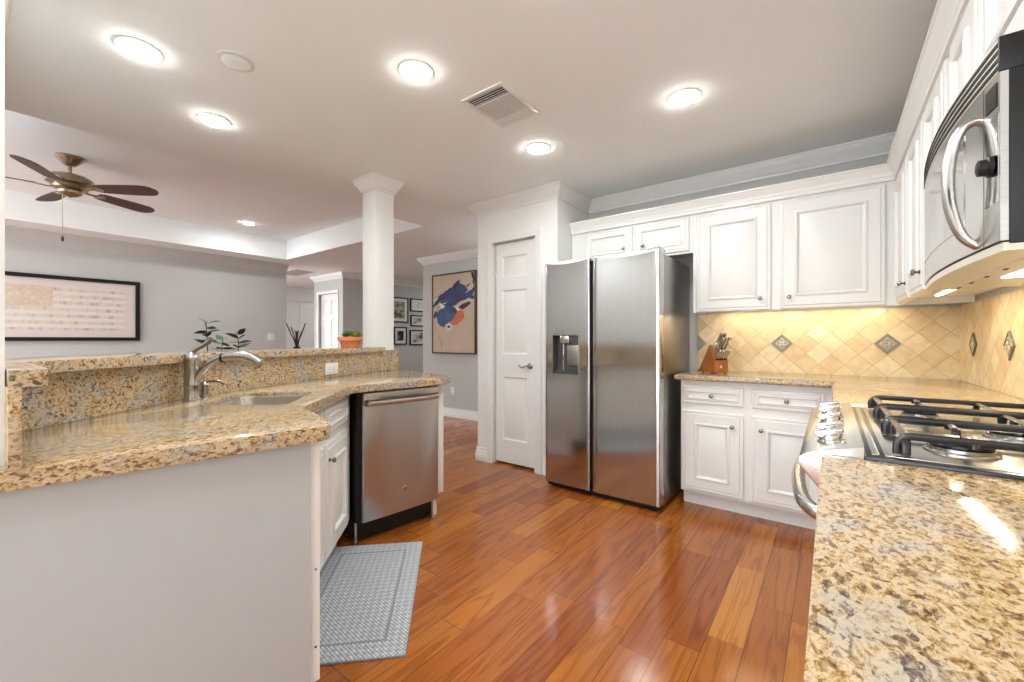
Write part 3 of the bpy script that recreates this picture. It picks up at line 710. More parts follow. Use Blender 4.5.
bm = BM(); box(bm, (0.0, 0.012, 0.165), (0.042, 0.60, 0.874), 0.002); box(bm, (0.0, 0.08, 0.0), (0.036, 0.60, 0.165)); build('panel', bm, M['cab'], pe)

# floor mat at 45 degrees in front of the sink
mt = BM(); slab(mt, roundpoly([(-0.435, -0.25), (0.435, -0.25), (0.435, 0.25), (-0.435, 0.25)], 0.012, 3), [], 0.0005, 0.009, 0.003)
o = build('floor_mat', mt, M['rug']); c = (Vector((-1.843, 1.60)) + Vector((-1.228, 0.982))) / 2 + Vector((-0.7071, -0.7071)) * 0.25
o.location = (c.x, c.y, 0); o.rotation_euler = (0, 0, math.radians(-45)); tag(o, 'grey and white woven floor mat lying in front of the sink cabinet', 'mat')

# ---------------------------------------------------------------- refrigerator
fr = thing('refrigerator', 'side-by-side stainless steel refrigerator with ice and water dispenser', 'refrigerator', (-1.791, 2.80, 0))
FW, FH, SPL = 0.896, 1.755, 0.392
bm = BM(); box(bm, (0.004, 0.085, 0.025), (FW - 0.006, 0.745, 1.735), 0.004); o = build('body', bm, M['steeldark'], fr); o['label'] = 'grey steel body'
def fridge_door(x0, x1, hx0, hx1, hole=None):
    """front with a shallow bow and a dipped top edge; a bright curved cap closes the top"""
    bm = BM(); n = 14; w = x1 - x0
    xs_ = sorted({x0 + w * i / n for i in range(n + 1)} | {x0 + 0.003, x0 + 0.008, x1 - 0.003, x1 - 0.008} | ({hole[0], hole[2]} if hole else set()))
    def yf(x):
        q = (x - x0) / w; e = min(q, 1 - q) * w
        return (0.010 if e < 1e-6 else (0.003 if e < 0.006 else 0.0)) + 0.002 * math.sin(PI * q)
    def top(x):
        q = (x - x0) / w; return FH - 0.004 - 0.022 * max(0.0, math.sin(PI * q)) ** 0.8
    zs_ = [0.045] + ([hole[1], hole[3]] if hole else [0.7, 1.2])
    cols = []
    for x in xs_: cols.append([bm.verts.new((x, yf(x), z)) for z in zs_] + [bm.verts.new((x, yf(x), top(x)))])
    for i in range(len(xs_) - 1):
        for j in range(3):
            if hole and j == 1 and hole[0] - 1e-6 <= xs_[i] and xs_[i + 1] <= hole[2] + 1e-6: continue
            bm.faces.new((cols[i][j], cols[i + 1][j], cols[i + 1][j + 1], cols[i][j + 1]))
    bk = [[bm.verts.new((x, 0.080, 0.045)), bm.verts.new((x, 0.080, FH - 0.03))] for x in xs_]
    for i in range(len(xs_) - 1):
        bm.faces.new((bk[i][0], bk[i][1], bk[i + 1][1], bk[i + 1][0]))
        bm.faces.new((cols[i][0], bk[i][0], bk[i + 1][0], cols[i + 1][0]))
        bm.faces.new((cols[i][3], cols[i + 1][3], bk[i + 1][1], bk[i][1]))
    for i in (0, -1): bm.faces.new([*cols[i], bk[i][1], bk[i][0]])
    d = build('door', bm, M['steel'], fr)
    bm = BM(); rows = []
    for i in range(n + 1):
        x = x0 + w * i / n
        rows.append([bm.verts.new((x, yf(x) + 0.001, top(x) + 0.0005)), bm.verts.new((x, yf(x) + 0.010, FH)), bm.verts.new((x, 0.08, FH)), bm.verts.new((x, 0.08, FH - 0.03))])
    for a, b in zip(rows, rows[1:]):
        for j in range(4): bm.faces.new((a[j], b[j], b[(j + 1) % 4], a[(j + 1) % 4]))
    bm.faces.new(rows[0]); bm.faces.new(rows[-1][::-1])
    o = build('top_cap', bm, M['plate'], d); o['label'] = 'white curved top trim'
    return d
HOLE = (0.070, 0.889, 0.292, 1.187)
dl = fridge_door(0.0, SPL - 0.006, 0, 0, HOLE); dr = fridge_door(SPL + 0.018, FW, 0, 0)
# pocket handles: dark recess running down between the doors
bm = BM(); box(bm, (SPL - 0.004, 0.030, 0.08), (SPL + 0.016, 0.078, FH - 0.02)); build('gasket', bm, M['black'], fr)
for d_o, x in ((dl, SPL - 0.010), (dr, SPL + 0.0225)):
    bm = BM(); box(bm, (x - 0.0045, 0.012 if d_o is dr else 0.011, 0.10), (x + 0.0045, 0.020, FH - 0.05), 0.002); build('handle_edge', bm, M['steeldark'], d_o)
# dispenser
dp = BM(); x0, z0, x1, z1 = HOLE
fr_r = [(x0, 0.004, z0), (x1, 0.004, z0), (x1, 0.004, z1), (x0, 0.004, z1)]; bk_r = [(x0 + 0.004, 0.070, z0 + 0.03), (x1 - 0.004, 0.070, z0 + 0.03), (x1 - 0.004, 0.070, z1 - 0.004), (x0 + 0.004, 0.070, z1 - 0.004)]
va = [dp.verts.new(p) for p in fr_r]; vb = [dp.verts.new(p) for p in bk_r]
for i in range(4): dp.faces.new((va[i], vb[i], vb[(i + 1) % 4], va[(i + 1) % 4]))
dp.faces.new(vb); o = build('dispenser_recess', dp, M['lens_dark'], dl, 0); o['label'] = 'dark dispenser recess'
bm = BM(); box(bm, (0.128, 0.012, 1.125), (0.206, 0.066, 1.185), 0.004); build('chute', bm, M['chrome'], dl)
bm = BM(); box(bm, (0.125, 0.055, 0.91), (0.138, 0.066, 1.12), 0.002); build('divider', bm, M['chrome'], dl)
bm = BM(); box(bm, (0.170, 0.045, 0.955), (0.268, 0.060, 1.11), 0.004); build('paddle', bm, M['steeldark'], dl)
bm = BM(); t_ = 0.005
for a, b in (((x0 - t_, -0.001, z0 - t_), (x1 + t_, 0.012, z0)), ((x0 - t_, -0.001, z1), (x1 + t_, 0.012, z1 + t_)), ((x0 - t_, -0.001, z0), (x0, 0.012, z1)), ((x1, -0.001, z0), (x1 + t_, 0.012, z1))): box(bm, a, b)
build('dispenser_frame', bm, M['steel2'], dl)
bm = BM(); box(bm, (0.01, 0.03, 0.014), (FW - 0.012, 0.09, 0.044)); build('toe_grille', bm, M['black'], fr)
for x in (0.05, FW - 0.055):
    bm = BM(); lathe(bm, [(0.018, 0), (0.018, 0.01), (0.009, 0.012), (0.009, 0.0145)], 12, (x, 0.06, 0)); build('foot', bm, M['black'], fr)
for x in (FW - 0.055,):
    bm = BM(); box(bm, (x - 0.04, 0.03, FH), (x + 0.04, 0.16, FH + 0.022), 0.006); build('hinge_cover', bm, M['steeldark'], fr)

# ---------------------------------------------------------------- base cabinets on the back wall and the L countertop
def base_cabinet(label, loc, w, rz, doors, depth=0.50, toe=0.07):
    t = thing('base_cabinet', label, 'cabinet', loc, rz)
    bm = BM(); box(bm, (0, 0, 0.105), (w, depth, 0.875)); box(bm, (0.0, toe, 0), (w, depth, 0.105)); build('body', bm, M['cab'], t)
    for x0, x1, kx in doors:
        dr_ = build('drawer', cab_door(x0, 0.716, x1 - x0, 0.121, 0.0), M['cab'], t); knob(dr_, (x0 + x1) / 2, -0.02, 0.776)
        do_ = build('door', cab_door(x0, 0.122, x1 - x0, 0.545, 0.0), M['cab'], t); knob(do_, kx, -0.02, 0.583)
    return t
base_cabinet('white base cabinet with drawer nearest the refrigerator, under the knife block', (-0.835, 3.07, 0), 0.408, 0, [(0.013, 0.390, 0.327)])
base_cabinet('white base cabinet with drawer beside the range, under the tiled back wall', (-0.427, 3.07, 0), 0.52, 0, [(0.027, 0.404, 0.082)])
base_cabinet('white corner base cabinet between the range and the back wall, mostly hidden', (0.10, 3.05, 0), 1.195, -PI / 2, [])
base_cabinet('white base cabinet under the foreground granite counter', (0.035, 1.075, 0), 1.75, -PI / 2, [(0.02, 0.42, 0.06), (0.44, 0.84, 0.80), (0.86, 1.26, 0.90), (1.28, 1.73, 1.70)], 0.57)
RY0, RY1 = 1.088, 1.850
bm = BM(); slab(bm, roundpoly([(-0.862, 3.00), (0.03, 3.00), (0.005, 2.975), (0.005, RY1 + 0.006), (0.616, RY1 + 0.006), (0.616, 3.571), (-0.862, 3.571)], 0.0), [], 0.876, 0.914, 0.012); D.objects
for v in bm.verts: pass
tag(build('corner_countertop', bm, M['granite']), 'gold granite counter turning the corner under the tiled backsplash, knife block on it', 'countertop')
bm = BM(); slab(bm, roundpoly([(-0.015, -0.70), (0.616, -0.70), (0.616, RY0 - 0.006), (-0.015, RY0 - 0.006)], [0, 0, 0, 0.025]), [], 0.876, 0.914, 0.013, 4)
tag(build('foreground_countertop', bm, M['granite']), 'large gold granite counter in the right foreground in front of the range', 'countertop')

# backsplash with antique deco tiles
def deco(parent, cx_, cz_, axis, plane):
    bm = BM(); r = 0.064
    def P(a, d, z): return (cx_ + a, plane - d, cz_ + z) if axis == 'x' else (plane - d, cx_ + a, cz_ + z)
    rows = [[bm.verts.new(P(a * s, d, z * s)) for a, z in ((r, 0), (0, r), (-r, 0), (0, -r))] for s, d in ((1, 0.0), (1, 0.005), (0.965, 0.008), (0.92, 0.008), (0.88, 0.004))]
    for p, q_ in zip(rows, rows[1:]):
        for i in range(4): bm.faces.new((p[i], p[(i + 1) % 4], q_[(i + 1) % 4], q_[i]))
    bm.faces.new(rows[-1]); o = build('deco_tile', bm, M['pewter'], parent, 20); o['label'] = 'dark pewter relief tile'
    bm = BM(); q4 = [[bm.verts.new(P(a * 0.82, d, z * 0.82)) for a, z in ((r, 0), (0, r), (-r, 0), (0, -r))] for d in (0.003, 0.0046)]
    for i in range(4): bm.faces.new((q4[0][i], q4[0][(i + 1) % 4], q4[1][(i + 1) % 4], q4[1][i]))
    bm.faces.new(q4[1]); build('field', bm, M['pewterfield'], o, 20)
    bm = BM()
    for k in range(4):
        an = k * PI / 2
        for s in (-1, 1):
            pts = [(0.006, 0.0), (0.018, 0.010 * s), (0.030, 0.006 * s), (0.034, -0.001 * s), (0.028, -0.003 * s)]
            tube(bm, curve([P(math.cos(an) * x - math.sin(an) * y, 0.0062, math.sin(an) * x + math.cos(an) * y) for x, y in pts], 3), 0.0026, 6)
        an += PI / 4
        tube(bm, [P(math.cos(an) * x, 0.0062, math.sin(an) * x) for x in (0.004, 0.016, 0.026)], [0.002, 0.0034, 0.0015], 6)
    build('relief', bm, M['pewterlight'], o)
bs = thing('back_wall_tiles', 'cream travertine diamond tiles on the back wall with pewter accent tiles', 'tile backsplash', (0, 0, 0))
bm = BM(); box(bm, (-0.842, 3.573, 0.914), (0.609, 3.583, 1.352)); build('tile_field', bm, M['tile_x'], bs, 0)
for x in (-0.277, 0.288): deco(bs, x, 1.126, 'x', 3.573)
bm = BM(); r = 0.064
for s, d in ((1, 0.0),):
    rows = [[bm.verts.new((-0.842 + a * q, 3.573 - dd2, 1.126 + z * q)) for a, z in ((r, 0), (0, r), (0, -r))] for q, dd2 in ((1, 0.0), (1, 0.005), (0.93, 0.008), (0.84, 0.008), (0.78, 0.003))]
for p, q_ in zip(rows, rows[1:]):
    for i in range(3): bm.faces.new((p[i], p[(i + 1) % 3], q_[(i + 1) % 3], q_[i]))
bm.faces.new(rows[-1]); o = build('deco_tile', bm, M['pewter'], bs, 20); o['label'] = 'dark pewter relief half tile'
bs2 = thing('side_wall_tiles', 'cream travertine diamond tiles on the range wall with pewter accent tiles', 'tile backsplash', (0, 0, 0))
bm = BM(); box(bm, (0.609, -0.9, 0.914), (0.619, 3.573, 1.352)); build('tile_field', bm, M['tile_y'], bs2, 0)
for y in (3.263, 2.698, 2.133, 1.568): deco(bs2, y, 1.126, 'y', 0.609)

# ---------------------------------------------------------------- gas range (local x runs from the far side to the near side, local -y faces the kitchen)
RW = RY1 - RY0
rg = thing('gas_range', 'stainless steel slide-in gas range with black cast iron grates', 'range', (0.02, RY1, 0), -PI / 2)
bm = BM(); box(bm, (0.003, 0.03, 0.09), (RW - 0.003, 0.588, 0.905)); build('body', bm, M['steeldark'], rg)
bm = BM(); box(bm, (0.01, 0.07, 0.0), (RW - 0.01, 0.55, 0.09)); build('toe_kick', bm, M['black'], rg)
bm = BM(); box(bm, (0.006, -0.012, 0.27), (RW - 0.006, 0.03, 0.815), 0.006); od = build('oven_door', bm, M['steel2'], rg)
bm = BM(); box(bm, (0.12, -0.0145, 0.36), (RW - 0.12, -0.011, 0.66), 0.001); build('window', bm, M['blackglass'], od)
bm = BM(); hp = curve([(0.045, -0.010, 0.770), (0.055, -0.045, 0.772), (0.14, -0.075, 0.775), (RW / 2, -0.092, 0.776), (RW - 0.14, -0.075, 0.775), (RW - 0.055, -0.045, 0.772), (RW - 0.045, -0.010, 0.770)]); tube(bm, hp, 0.016, 12); build('handle', bm, M['steel2'], od)
bm = BM(); box(bm, (0.006, -0.010, 0.10), (RW - 0.006, 0.03, 0.262), 0.005); build('drawer', bm, M['steel2'], rg)
CP = [(0.034, 0.938), (-0.040, 0.918), (-0.060, 0.912), (-0.073, 0.902), (-0.076, 0.890), (-0.070, 0.878), (-0.030, 0.828), (0.0, 0.822), (0.034, 0.822)]
bm = BM(); prism(bm, CP, 'x', 0.0, RW, 0.003, 2); cp = build('control_panel', bm, M['steel2'], rg)
nrm = Vector((0, -0.26, 0.966)); qk = Vector((0, 0, 1)).rotation_difference(nrm).to_matrix()
for Y in (1.195, 1.300, 1.460, 1.615, 1.720):
    bm = BM(); x = RY1 - Y; c = Vector((x, -0.018, 0.9235))
    lathe(bm, [(0.027, 0), (0.027, 0.003), (0.023, 0.005), (0.022, 0.012), (0.016, 0.015)], 22, c, qk)
    st = set(bm.verts); box(bm, (-0.006, -0.026, 0.012), (0.006, 0.026, 0.025), 0.003)
    for v in bm.verts:
        if v not in st: v.co = qk @ v.co + c
    build('knob', bm, M['chrome'], cp)
bm = BM(); box(bm, (0.0, 0.034, 0.900), (RW, 0.590, 0.921), 0.004); ct = build('cooktop', bm, M['iron'], rg)
bm = BM(); box(bm, (0.020, 0.046, 0.9205), (RW - 0.016, 0.058, 0.9225), 0.001); box(bm, (0.020, 0.066, 0.9205), (RW - 0.016, 0.575, 0.9225), 0.001); build('burner_pan', bm, M['steel2'], ct)
for x, y, r in ((0.135, 0.190, 0.034), (0.135, 0.455, 0.040), (0.381, 0.325, 0.046), (0.627, 0.190, 0.044), (0.627, 0.455, 0.034)):
    bm = BM(); lathe(bm, [(r + 0.012, 0), (r + 0.011, 0.004), (r + 0.006, 0.006), (r + 0.006, 0.012), (r - 0.004, 0.014)], 24, (x, y, 0.9225)); b_ = build('burner', bm, M['nickel'], ct)
    bm = BM(); lathe(bm, [(r + 0.002, 0), (r + 0.003, 0.005), (r - 0.002, 0.009), (r * 0.4, 0.010)], 24, (x, y, 0.9365)); build('cap', bm, M['iron'], b_)
def bar(bm, a, b, zt=0.962, down=0.036, w=0.0043, rc=0.022):
    """grate bar whose ends bend down to the pan with a rounded corner"""
    a = Vector((*a, zt)); b = Vector((*b, zt)); d = (b - a).normalized(); dn = Vector((0, 0, -1))
    pts = [a + dn * down]
    for k in range(6):
        t = k / 5 * PI / 2; pts.append(a + d * rc * (1 - math.cos(t)) + dn * rc * (1 - math.sin(t)))
    for k in range(6):
        t = (1 - k / 5) * PI / 2; pts.append(b - d * rc * (1 - math.cos(t)) + dn * rc * (1 - math.sin(t)))
    pts.append(b + dn * down)
    tube(bm, pts, w, 8, (0.85, 1.7))
for gx0, gx1, bxs in ((0.024, 0.256, [0.135]), (0.264, 0.498, [0.381]), (0.506, 0.738, [0.627])):
    bm = BM(); y0, y1 = 0.085, 0.565; xm = (gx0 + gx1) / 2
    for x in (gx0 + 0.008, gx1 - 0.008): bar(bm, (x, y0), (x, y1))
    for y in (y0 + 0.012, (y0 + y1) / 2, y1 - 0.012): bar(bm, (gx0, y), (gx1, y))
    for y in ((0.190, 0.455) if xm != 0.381 else (0.325,)):
        for s in (-1, 1): bar(bm, (xm + s * 0.11, y + 0.001), (xm + s * 0.035, y), down=0.012, rc=0.008)
    build('grate', bm, M['iron'], rg)

# ---------------------------------------------------------------- microwave over the range
MW, MZ0, MZ1 = 0.757, 1.326, 1.704
mw = thing('microwave', 'stainless steel over-the-range microwave with curved front, black side and arched handle', 'microwave', (0.240, 1.872, -0.018), -PI / 2)
def mcur(x): return -0.022 * max(0.0, math.sin(PI * max(0, min(1, x / MW)))) ** 0.9
def curved(bm, x0, x1, z0, z1, f=0.0, b=0.010, n=14):
    """strip following the curved front; f = offset of the face, b = plane of its flat back"""
    rows = []
    for i in range(n + 1):
        x = x0 + (x1 - x0) * i / n; y = mcur(x)
        rows.append([bm.verts.new((x, y + f, z0)), bm.verts.new((x, y + f, z1)), bm.verts.new((x, b, z1)), bm.verts.new((x, b, z0))])
    for p, q_ in zip(rows, rows[1:]):
        for j in range(4): bm.faces.new((p[j], p[(j + 1) % 4], q_[(j + 1) % 4], q_[j]))
    bm.faces.new(rows[0][::-1]); bm.faces.new(rows[-1]); return bm
ZG = 1.646
bm = BM(); box(bm, (0.0, 0.0105, MZ0 + 0.012), (MW, 0.362, MZ1), 0.003); o = build('case', bm, M['black'], mw); o['label'] = 'black case sides'
bm = BM(); curved(bm, 0.002, 0.688, MZ0 + 0.018, ZG - 0.002); md = build('door', bm, M['steel2'], mw)
bm = BM(); curved(bm, 0.055, 0.590, 1.405, 1.605, -0.0015); build('window', bm, M['glass_door'], md)
bm = BM(); curved(bm, 0.692, MW - 0.001, MZ0 + 0.018, ZG - 0.002); mp_ = build('control_panel', bm, M['steel2'], mw)
bm = BM(); curved(bm, 0.702, 0.745, 1.588, 1.630, -0.0015, 0.004, 6); build('display', bm, M['blackglass'], mp_)
bm = BM(); curved(bm, 0.697, 0.751, 1.415, 1.572, -0.001, 0.004, 6); build('keypad', bm, M['glass_door'], mp_)
bm = BM(); lathe(bm, [(0.019, 0), (0.019, 0.006), (0.015, 0.008), (0.0145, 0.018), (0.010, 0.020)], 20, (0.728, mcur(0.728) - 0.001, 1.485), Matrix.Rotation(PI / 2, 3, 'X')); build('dial', bm, M['black'], mp_)
bm = BM(); curved(bm, 0.0, MW - 0.002, ZG, MZ1); vg = build('vent_grille', bm, M['cream'], mw)
bm = BM()
for k in range(4): curved(bm, 0.004, MW - 0.004, ZG + 0.004 + k * 0.0138, ZG + 0.0118 + k * 0.0138, -0.0012)
build('louvre', bm, M['slot'], vg)
bm = BM(); box(bm, (MW - 0.006, -0.002, ZG - 0.002), (MW + 0.002, 0.070, MZ1 + 0.001), 0.001); build('end_cap', bm, M['black'], vg)
bm = BM(); hx = 0.650; hy = mcur(hx)
hp = curve([(hx, hy + 0.002, 1.602), (hx - 0.004, hy - 0.018, 1.592), (hx - 0.010, hy - 0.032, 1.550), (hx - 0.012, hy - 0.037, 1.490), (hx - 0.010, hy - 0.032, 1.430), (hx - 0.004, hy - 0.018, 1.378), (hx, hy + 0.002, 1.352)], 8)
kk = len(hp); tube(bm, hp, [0.009 + 0.005 * math.sin(PI * i / (kk - 1)) for i in range(kk)], 12, (1.0, 0.8)); build('handle', bm, M['steel2'], md)
bm = BM(); curved(bm, 0.004, MW - 0.004, MZ0, MZ0 + 0.015, 0.004, 0.06); build('bottom_lip', bm, M['cream'], mw)
bm = BM(); box(bm, (0.006, 0.055, MZ0 - 0.002), (MW - 0.006, 0.350, MZ0 + 0.012), 0.003); mb = build('base', bm, M['cream'], mw)
for x in (0.20, 0.557):
    bm = BM(); box(bm, (x - 0.14, 0.19, MZ0 - 0.004), (x + 0.14, 0.30, MZ0 - 0.001), 0.001); build('filter', bm, M['grille'], mb)
for x in (0.06, 0.20, 0.34, 0.48):
    bm = BM(); box(bm, (x - 0.010, 0.064, MZ0 - 0.0035), (x + 0.010, 0.070, MZ0 - 0.001)); build('slot', bm, M['slot'], mb)
bm = BM(); box(bm, (0.30, 0.10, MZ0 - 0.004), (0.46, 0.16, MZ0 - 0.001)); build('lamp_lens', bm, M['warmlamp'], mb)
la = D.lights.new('microwave_lamp', 'AREA'); la.shape = 'RECTANGLE'; la.size = 0.16; la.size_y = 0.06; la.energy = 0.8; la.color = (1, 0.85, 0.62)
lo = D.objects.new('microwave_lamp', la); COL.objects.link(lo); lo.parent = mw; lo.location = (0.38, 0.13, MZ0 - 0.006)

# ---------------------------------------------------------------- wall cabinets
def wall_cabinet(label, loc, rz, w, z0, z1, doors, depth=0.29):
    t = thing('wall_cabinet', label, 'cabinet', loc, rz)
    bm = BM(); box(bm, (0, 0, z0 + 0.036), (w, depth, z1)); box(bm, (0, 0, z0), (w, 0.02, z0 + 0.036)); box(bm, (0, 0.02, z0), (0.018, depth, z0 + 0.036)); build('body', bm, M['cab'], t)
    for x0, x1, a, b, kx, kz in doors:
        d = build('door', cab_door(x0, a, x1 - x0, b - a, 0.0), M['cab'], t)
        if kx is not None: knob(d, kx, -0.02, kz)
    return t
wall_cabinet('short white two-door wall cabinet above the refrigerator', (-1.812, 3.27, 0), 0, 1.007, 1.792, 2.09, [(0.137, 0.550, 1.808, 2.057, 0.486, 1.884), (0.569, 0.982, 1.808, 2.057, 0.643, 1.884)], 0.31)
wall_cabinet('white two-door wall cabinet over the tiled back wall, above the knife block', (-0.804, 3.27, 0), 0, 1.112, 1.350, 2.09, [(0.024, 0.491, 1.352, 2.057, 0.430, 1.428), (0.541, 1.061, 1.352, 2.057, 0.592, 1.428)], 0.31)
wall_cabinet('tall white three-door wall cabinet on the range wall, between corner and microwave', (0.309, 3.268, 0), -PI / 2, 1.396, 1.350, 2.09, [(0.07, 0.53, 1.352, 2.057, 0.495, 1.425), (0.57, 0.95, 1.352, 2.057, 0.915, 1.425), (0.99, 1.34, 1.352, 2.057, 1.305, 1.425)], 0.30)
wall_cabinet('short white two-door wall cabinet above the microwave', (0.309, 1.870, 0), -PI / 2, 0.768, 1.690, 2.09, [(0.02, 0.345, 1.710, 2.057, None, 0), (0.375, 0.748, 1.710, 2.057, None, 0)], 0.30)
wall_cabinet('white wall cabinet over the foreground counter, just right of the microwave', (0.309, 1.100, 0), -PI / 2, 0.82, 1.350, 2.09, [(0.02, 0.40, 1.352, 2.057, 0.36, 1.425), (0.42, 0.80, 1.352, 2.057, 0.46, 1.425)], 0.30)
bm = BM(); moulding(bm, [(-1.812, 3.25), (0.289, 3.25), (0.289, 0.28)], [(-0.05, 0), (0.034, 0), (0.034, 0.010), (0.027, 0.014), (0.022, 0.028), (0.008, 0.046), (0.003, 0.056), (0.003, 0.066), (-0.001, 0.070), (-0.001, 0.092), (-0.05, 0.092)], 2.163, -1); struct('trim_6', bm, M['cab'])

def under_light(label, loc, rz, ln, k=1.0):
    t = thing('under_cabinet_light', label, 'light', loc, rz)
    bm = BM(); box(bm, (-ln / 2, -0.022, 0.004), (ln / 2, 0.022, 0.018), 0.003); build('housing', bm, M['plate'], t)
    bm = BM(); box(bm, (-ln / 2 + 0.01, -0.009, 0.0), (ln / 2 - 0.01, 0.009, 0.005)); build('lens', bm, M['warmlamp'], t)
    a = D.lights.new('under_cabinet_lamp', 'AREA'); a.shape = 'RECTANGLE'; a.size = ln - 0.02; a.size_y = 0.018; a.energy = UNDER_W * ln * k; a.color = (1.0, 0.86, 0.64)
    o = D.objects.new('under_cabinet_lamp', a); COL.objects.link(o); o.parent = t; o.location = (0, 0, -0.003)
under_light('slim lit bar under the wall cabinet above the knife block', (-0.16, 3.47, 1.366), 0, 1.00)
under_light('slim lit bar under the cabinet left of the microwave on the range wall', (0.42, 2.47, 1.366), PI / 2, 0.88, 1.9)
under_light('slim lit bar under the cabinet over the foreground counter', (0.50, 0.70, 1.366), PI / 2, 0.40, 0.35)

# ---------------------------------------------------------------- knife block
KB = (-0.640, 3.180, 0.9145); KR = math.radians(50)
kb = thing('knife_block', 'wedge-shaped reddish wooden knife block on the back counter beside the refrigerator', 'knife block', KB, KR)
bm = BM(); prism(bm, [(0, 0.006), (0, 0.085), (0.060, 0.200), (0.178, 0.006)], 'x', 0, 0.108, 0.003); build('block', bm, M['block'], kb)
bm = BM()
for x in (0.010, 0.086):
    for y in (0.006, 0.14): box(bm, (x, y, 0), (x + 0.01, y + 0.012, 0.008))
build('feet', bm, M['slot'], kb)
bm = BM(); lathe(bm, [(0.009, 0), (0.009, 0.0008)], 16, (0.051, 0.0005, 0.048), Matrix.Rotation(PI / 2, 3, 'X')); build('emblem', bm, M['cream'], kb)
kn = Vector((0, -0.887, 0.46)); ks = Vector((0, 0.463, 0.887)) * 0.1297
def knife(name, label, cat, group, x, s, ln, wd_, th, lean=0.0):
    base = Vector((x, 0, 0.085)) + ks * s + kn * 0.0015
    t = thing(name, label, cat, Matrix.Rotation(KR, 3, 'Z') @ base + Vector(KB), KR, group)
    up = (kn + Vector((lean, 0, 0.9))).normalized()
    bm = BM(); tube(bm, [Vector((0, 0, 0)), up * 0.012], wd_ * 0.8, 8, (0.6, 1)); build('bolster', bm, M['frameblack'] if ln < 0.08 else M['chrome'], t)
    side = Vector((0, 0.9, 0.4))
    bm = BM(); tube(bm, curve([up * 0.012, up * (0.012 + ln * 0.35) + side * 0.004, up * (0.012 + ln * 0.75) + side * 0.002, up * (0.012 + ln)]), [wd_ * (0.85 + 0.35 * (i / 18) ** 2) for i in range(19)], 10, (0.62, 1.0)); build('handle', bm, M['chrome'], t)
for i in range(6): knife('steak_knife', 'small steel-handled steak knife in the bottom row of the wooden block', 'knife', 'steak knives in the bottom row', 0.014 + i * 0.0160, 0.10, 0.066, 0.0082, 0)
for i in range(5): knife('kitchen_knife', 'long steel-handled kitchen knife in the upper rows of the wooden block', 'knife', 'long knives in the upper rows', 0.038 + (i % 3) * 0.026, 0.50 + 0.28 * (i // 3), 0.112, 0.0125, 0)
base = Vector((0.016, 0, 0.085)) + ks * 0.62 + kn * 0.002
sci = thing('kitchen_scissors', 'steel kitchen scissors with ring handles at the top left of the knife block', 'scissors', Matrix.Rotation(KR, 3, 'Z') @ base + Vector(KB), KR)
up = (kn + Vector((0, 0, 0.9))).normalized()
for s in (-1, 1):
    bm = BM(); c = up * 0.055 + Vector((s * 0.013, 0, 0))
    tube(bm, [Vector((s * 0.002, 0, 0)), up * 0.03 + Vector((s * 0.006, 0, 0))], 0.004, 8)
    tube(bm, [c + Vector((1, 0, 0)) * 0.012 * math.cos(a) + up * 0.025 * math.sin(a) for a in [k * 2 * PI / 16 for k in range(17)]], 0.0035, 8); build('handle', bm, M['chrome'], sci)

# ---------------------------------------------------------------- ceiling fittings
def downlight(label, x, y, z, group=None, watts=None, r=0.068):
    t = thing('recessed_light', label, 'ceiling light', (x, y, z), 0, group)
    bm = BM(); prof = [(r + 0.014, 0), (r + 0.012, -0.005), (r, -0.006), (r - 0.004, -0.002)]
    n = 28; rows = [[bm.verts.new((a * math.cos(2 * PI * i / n), a * math.sin(2 * PI * i / n), h)) for i in range(n)] for a, h in prof]
    for p, q_ in zip(rows, rows[1:]):
        for i in range(n): bm.faces.new((p[i], p[(i + 1) % n], q_[(i + 1) % n], q_[i]))
    build('trim_ring', bm, M['plate'], t)
    bm = BM(); lathe(bm, [(r - 0.003, 0.001), (r - 0.003, -0.008), (r * 0.88, -0.016), (r * 0.6, -0.020), (r * 0.25, -0.0215)], 28); build('lens', bm, M['lamp'], t)
    a = D.lights.new('downlight', 'AREA'); a.shape = 'DISK'; a.size = 2 * r; a.energy = DOWN_W * (1 if watts is None else watts); a.color = (0.90, 0.98, 1.0)
    o = D.objects.new('downlight', a); COL.objects.link(o); o.parent = t; o.location = (0, 0, -0.024)
downlight('round recessed kitchen ceiling light just left of the round cover plate', -2.445, 0.491, ZC)
downlight('round recessed kitchen ceiling light left of the square air vent', -1.585, 1.333, ZC)
downlight('round recessed kitchen ceiling light in front of the wall cabinets, right of the vent', -0.620, 2.333, ZC)
downlight('round recessed kitchen ceiling light nearest the living room tray edge', -2.883, 0.915, ZC)
downlight('round recessed kitchen ceiling light behind the vent, before the pantry', -1.567, 2.361, ZC)
for x, y in ((-0.70, 1.20), (-1.50, 0.15), (-0.65, -0.10), (-1.6, -1.3), (-0.5, -1.5)): downlight('round recessed kitchen ceiling light behind the camera, outside the view', x, y, ZC, 'ceiling lights behind the camera')
downlight('small recessed light in the raised tray ceiling of the living room', -6.341, 2.422, ZT, None, 2.0, 0.06)
for x, y in ((-6.34, -0.9), (-4.3, -0.9)): downlight('added light in the tray ceiling to brighten the living room, outside the view', x, y, ZT, 'added tray lights outside the view', 3.0)  # extra unseen lamps added to light the living room
downlight('recessed light in the corridor ceiling behind the painting wall', -6.25, 6.9, ZC, None, 2.5)
downlight('added light in the hall ceiling, hidden behind the pantry', -3.2, 4.0, ZC, None, 2.0)  # added out of sight to lift the dim hall ceiling
downlight('added light in the entry ceiling, hidden behind the closet wall', -9.2, 6.1, ZC, None, 2.2)  # unseen lamp added to brighten the entry

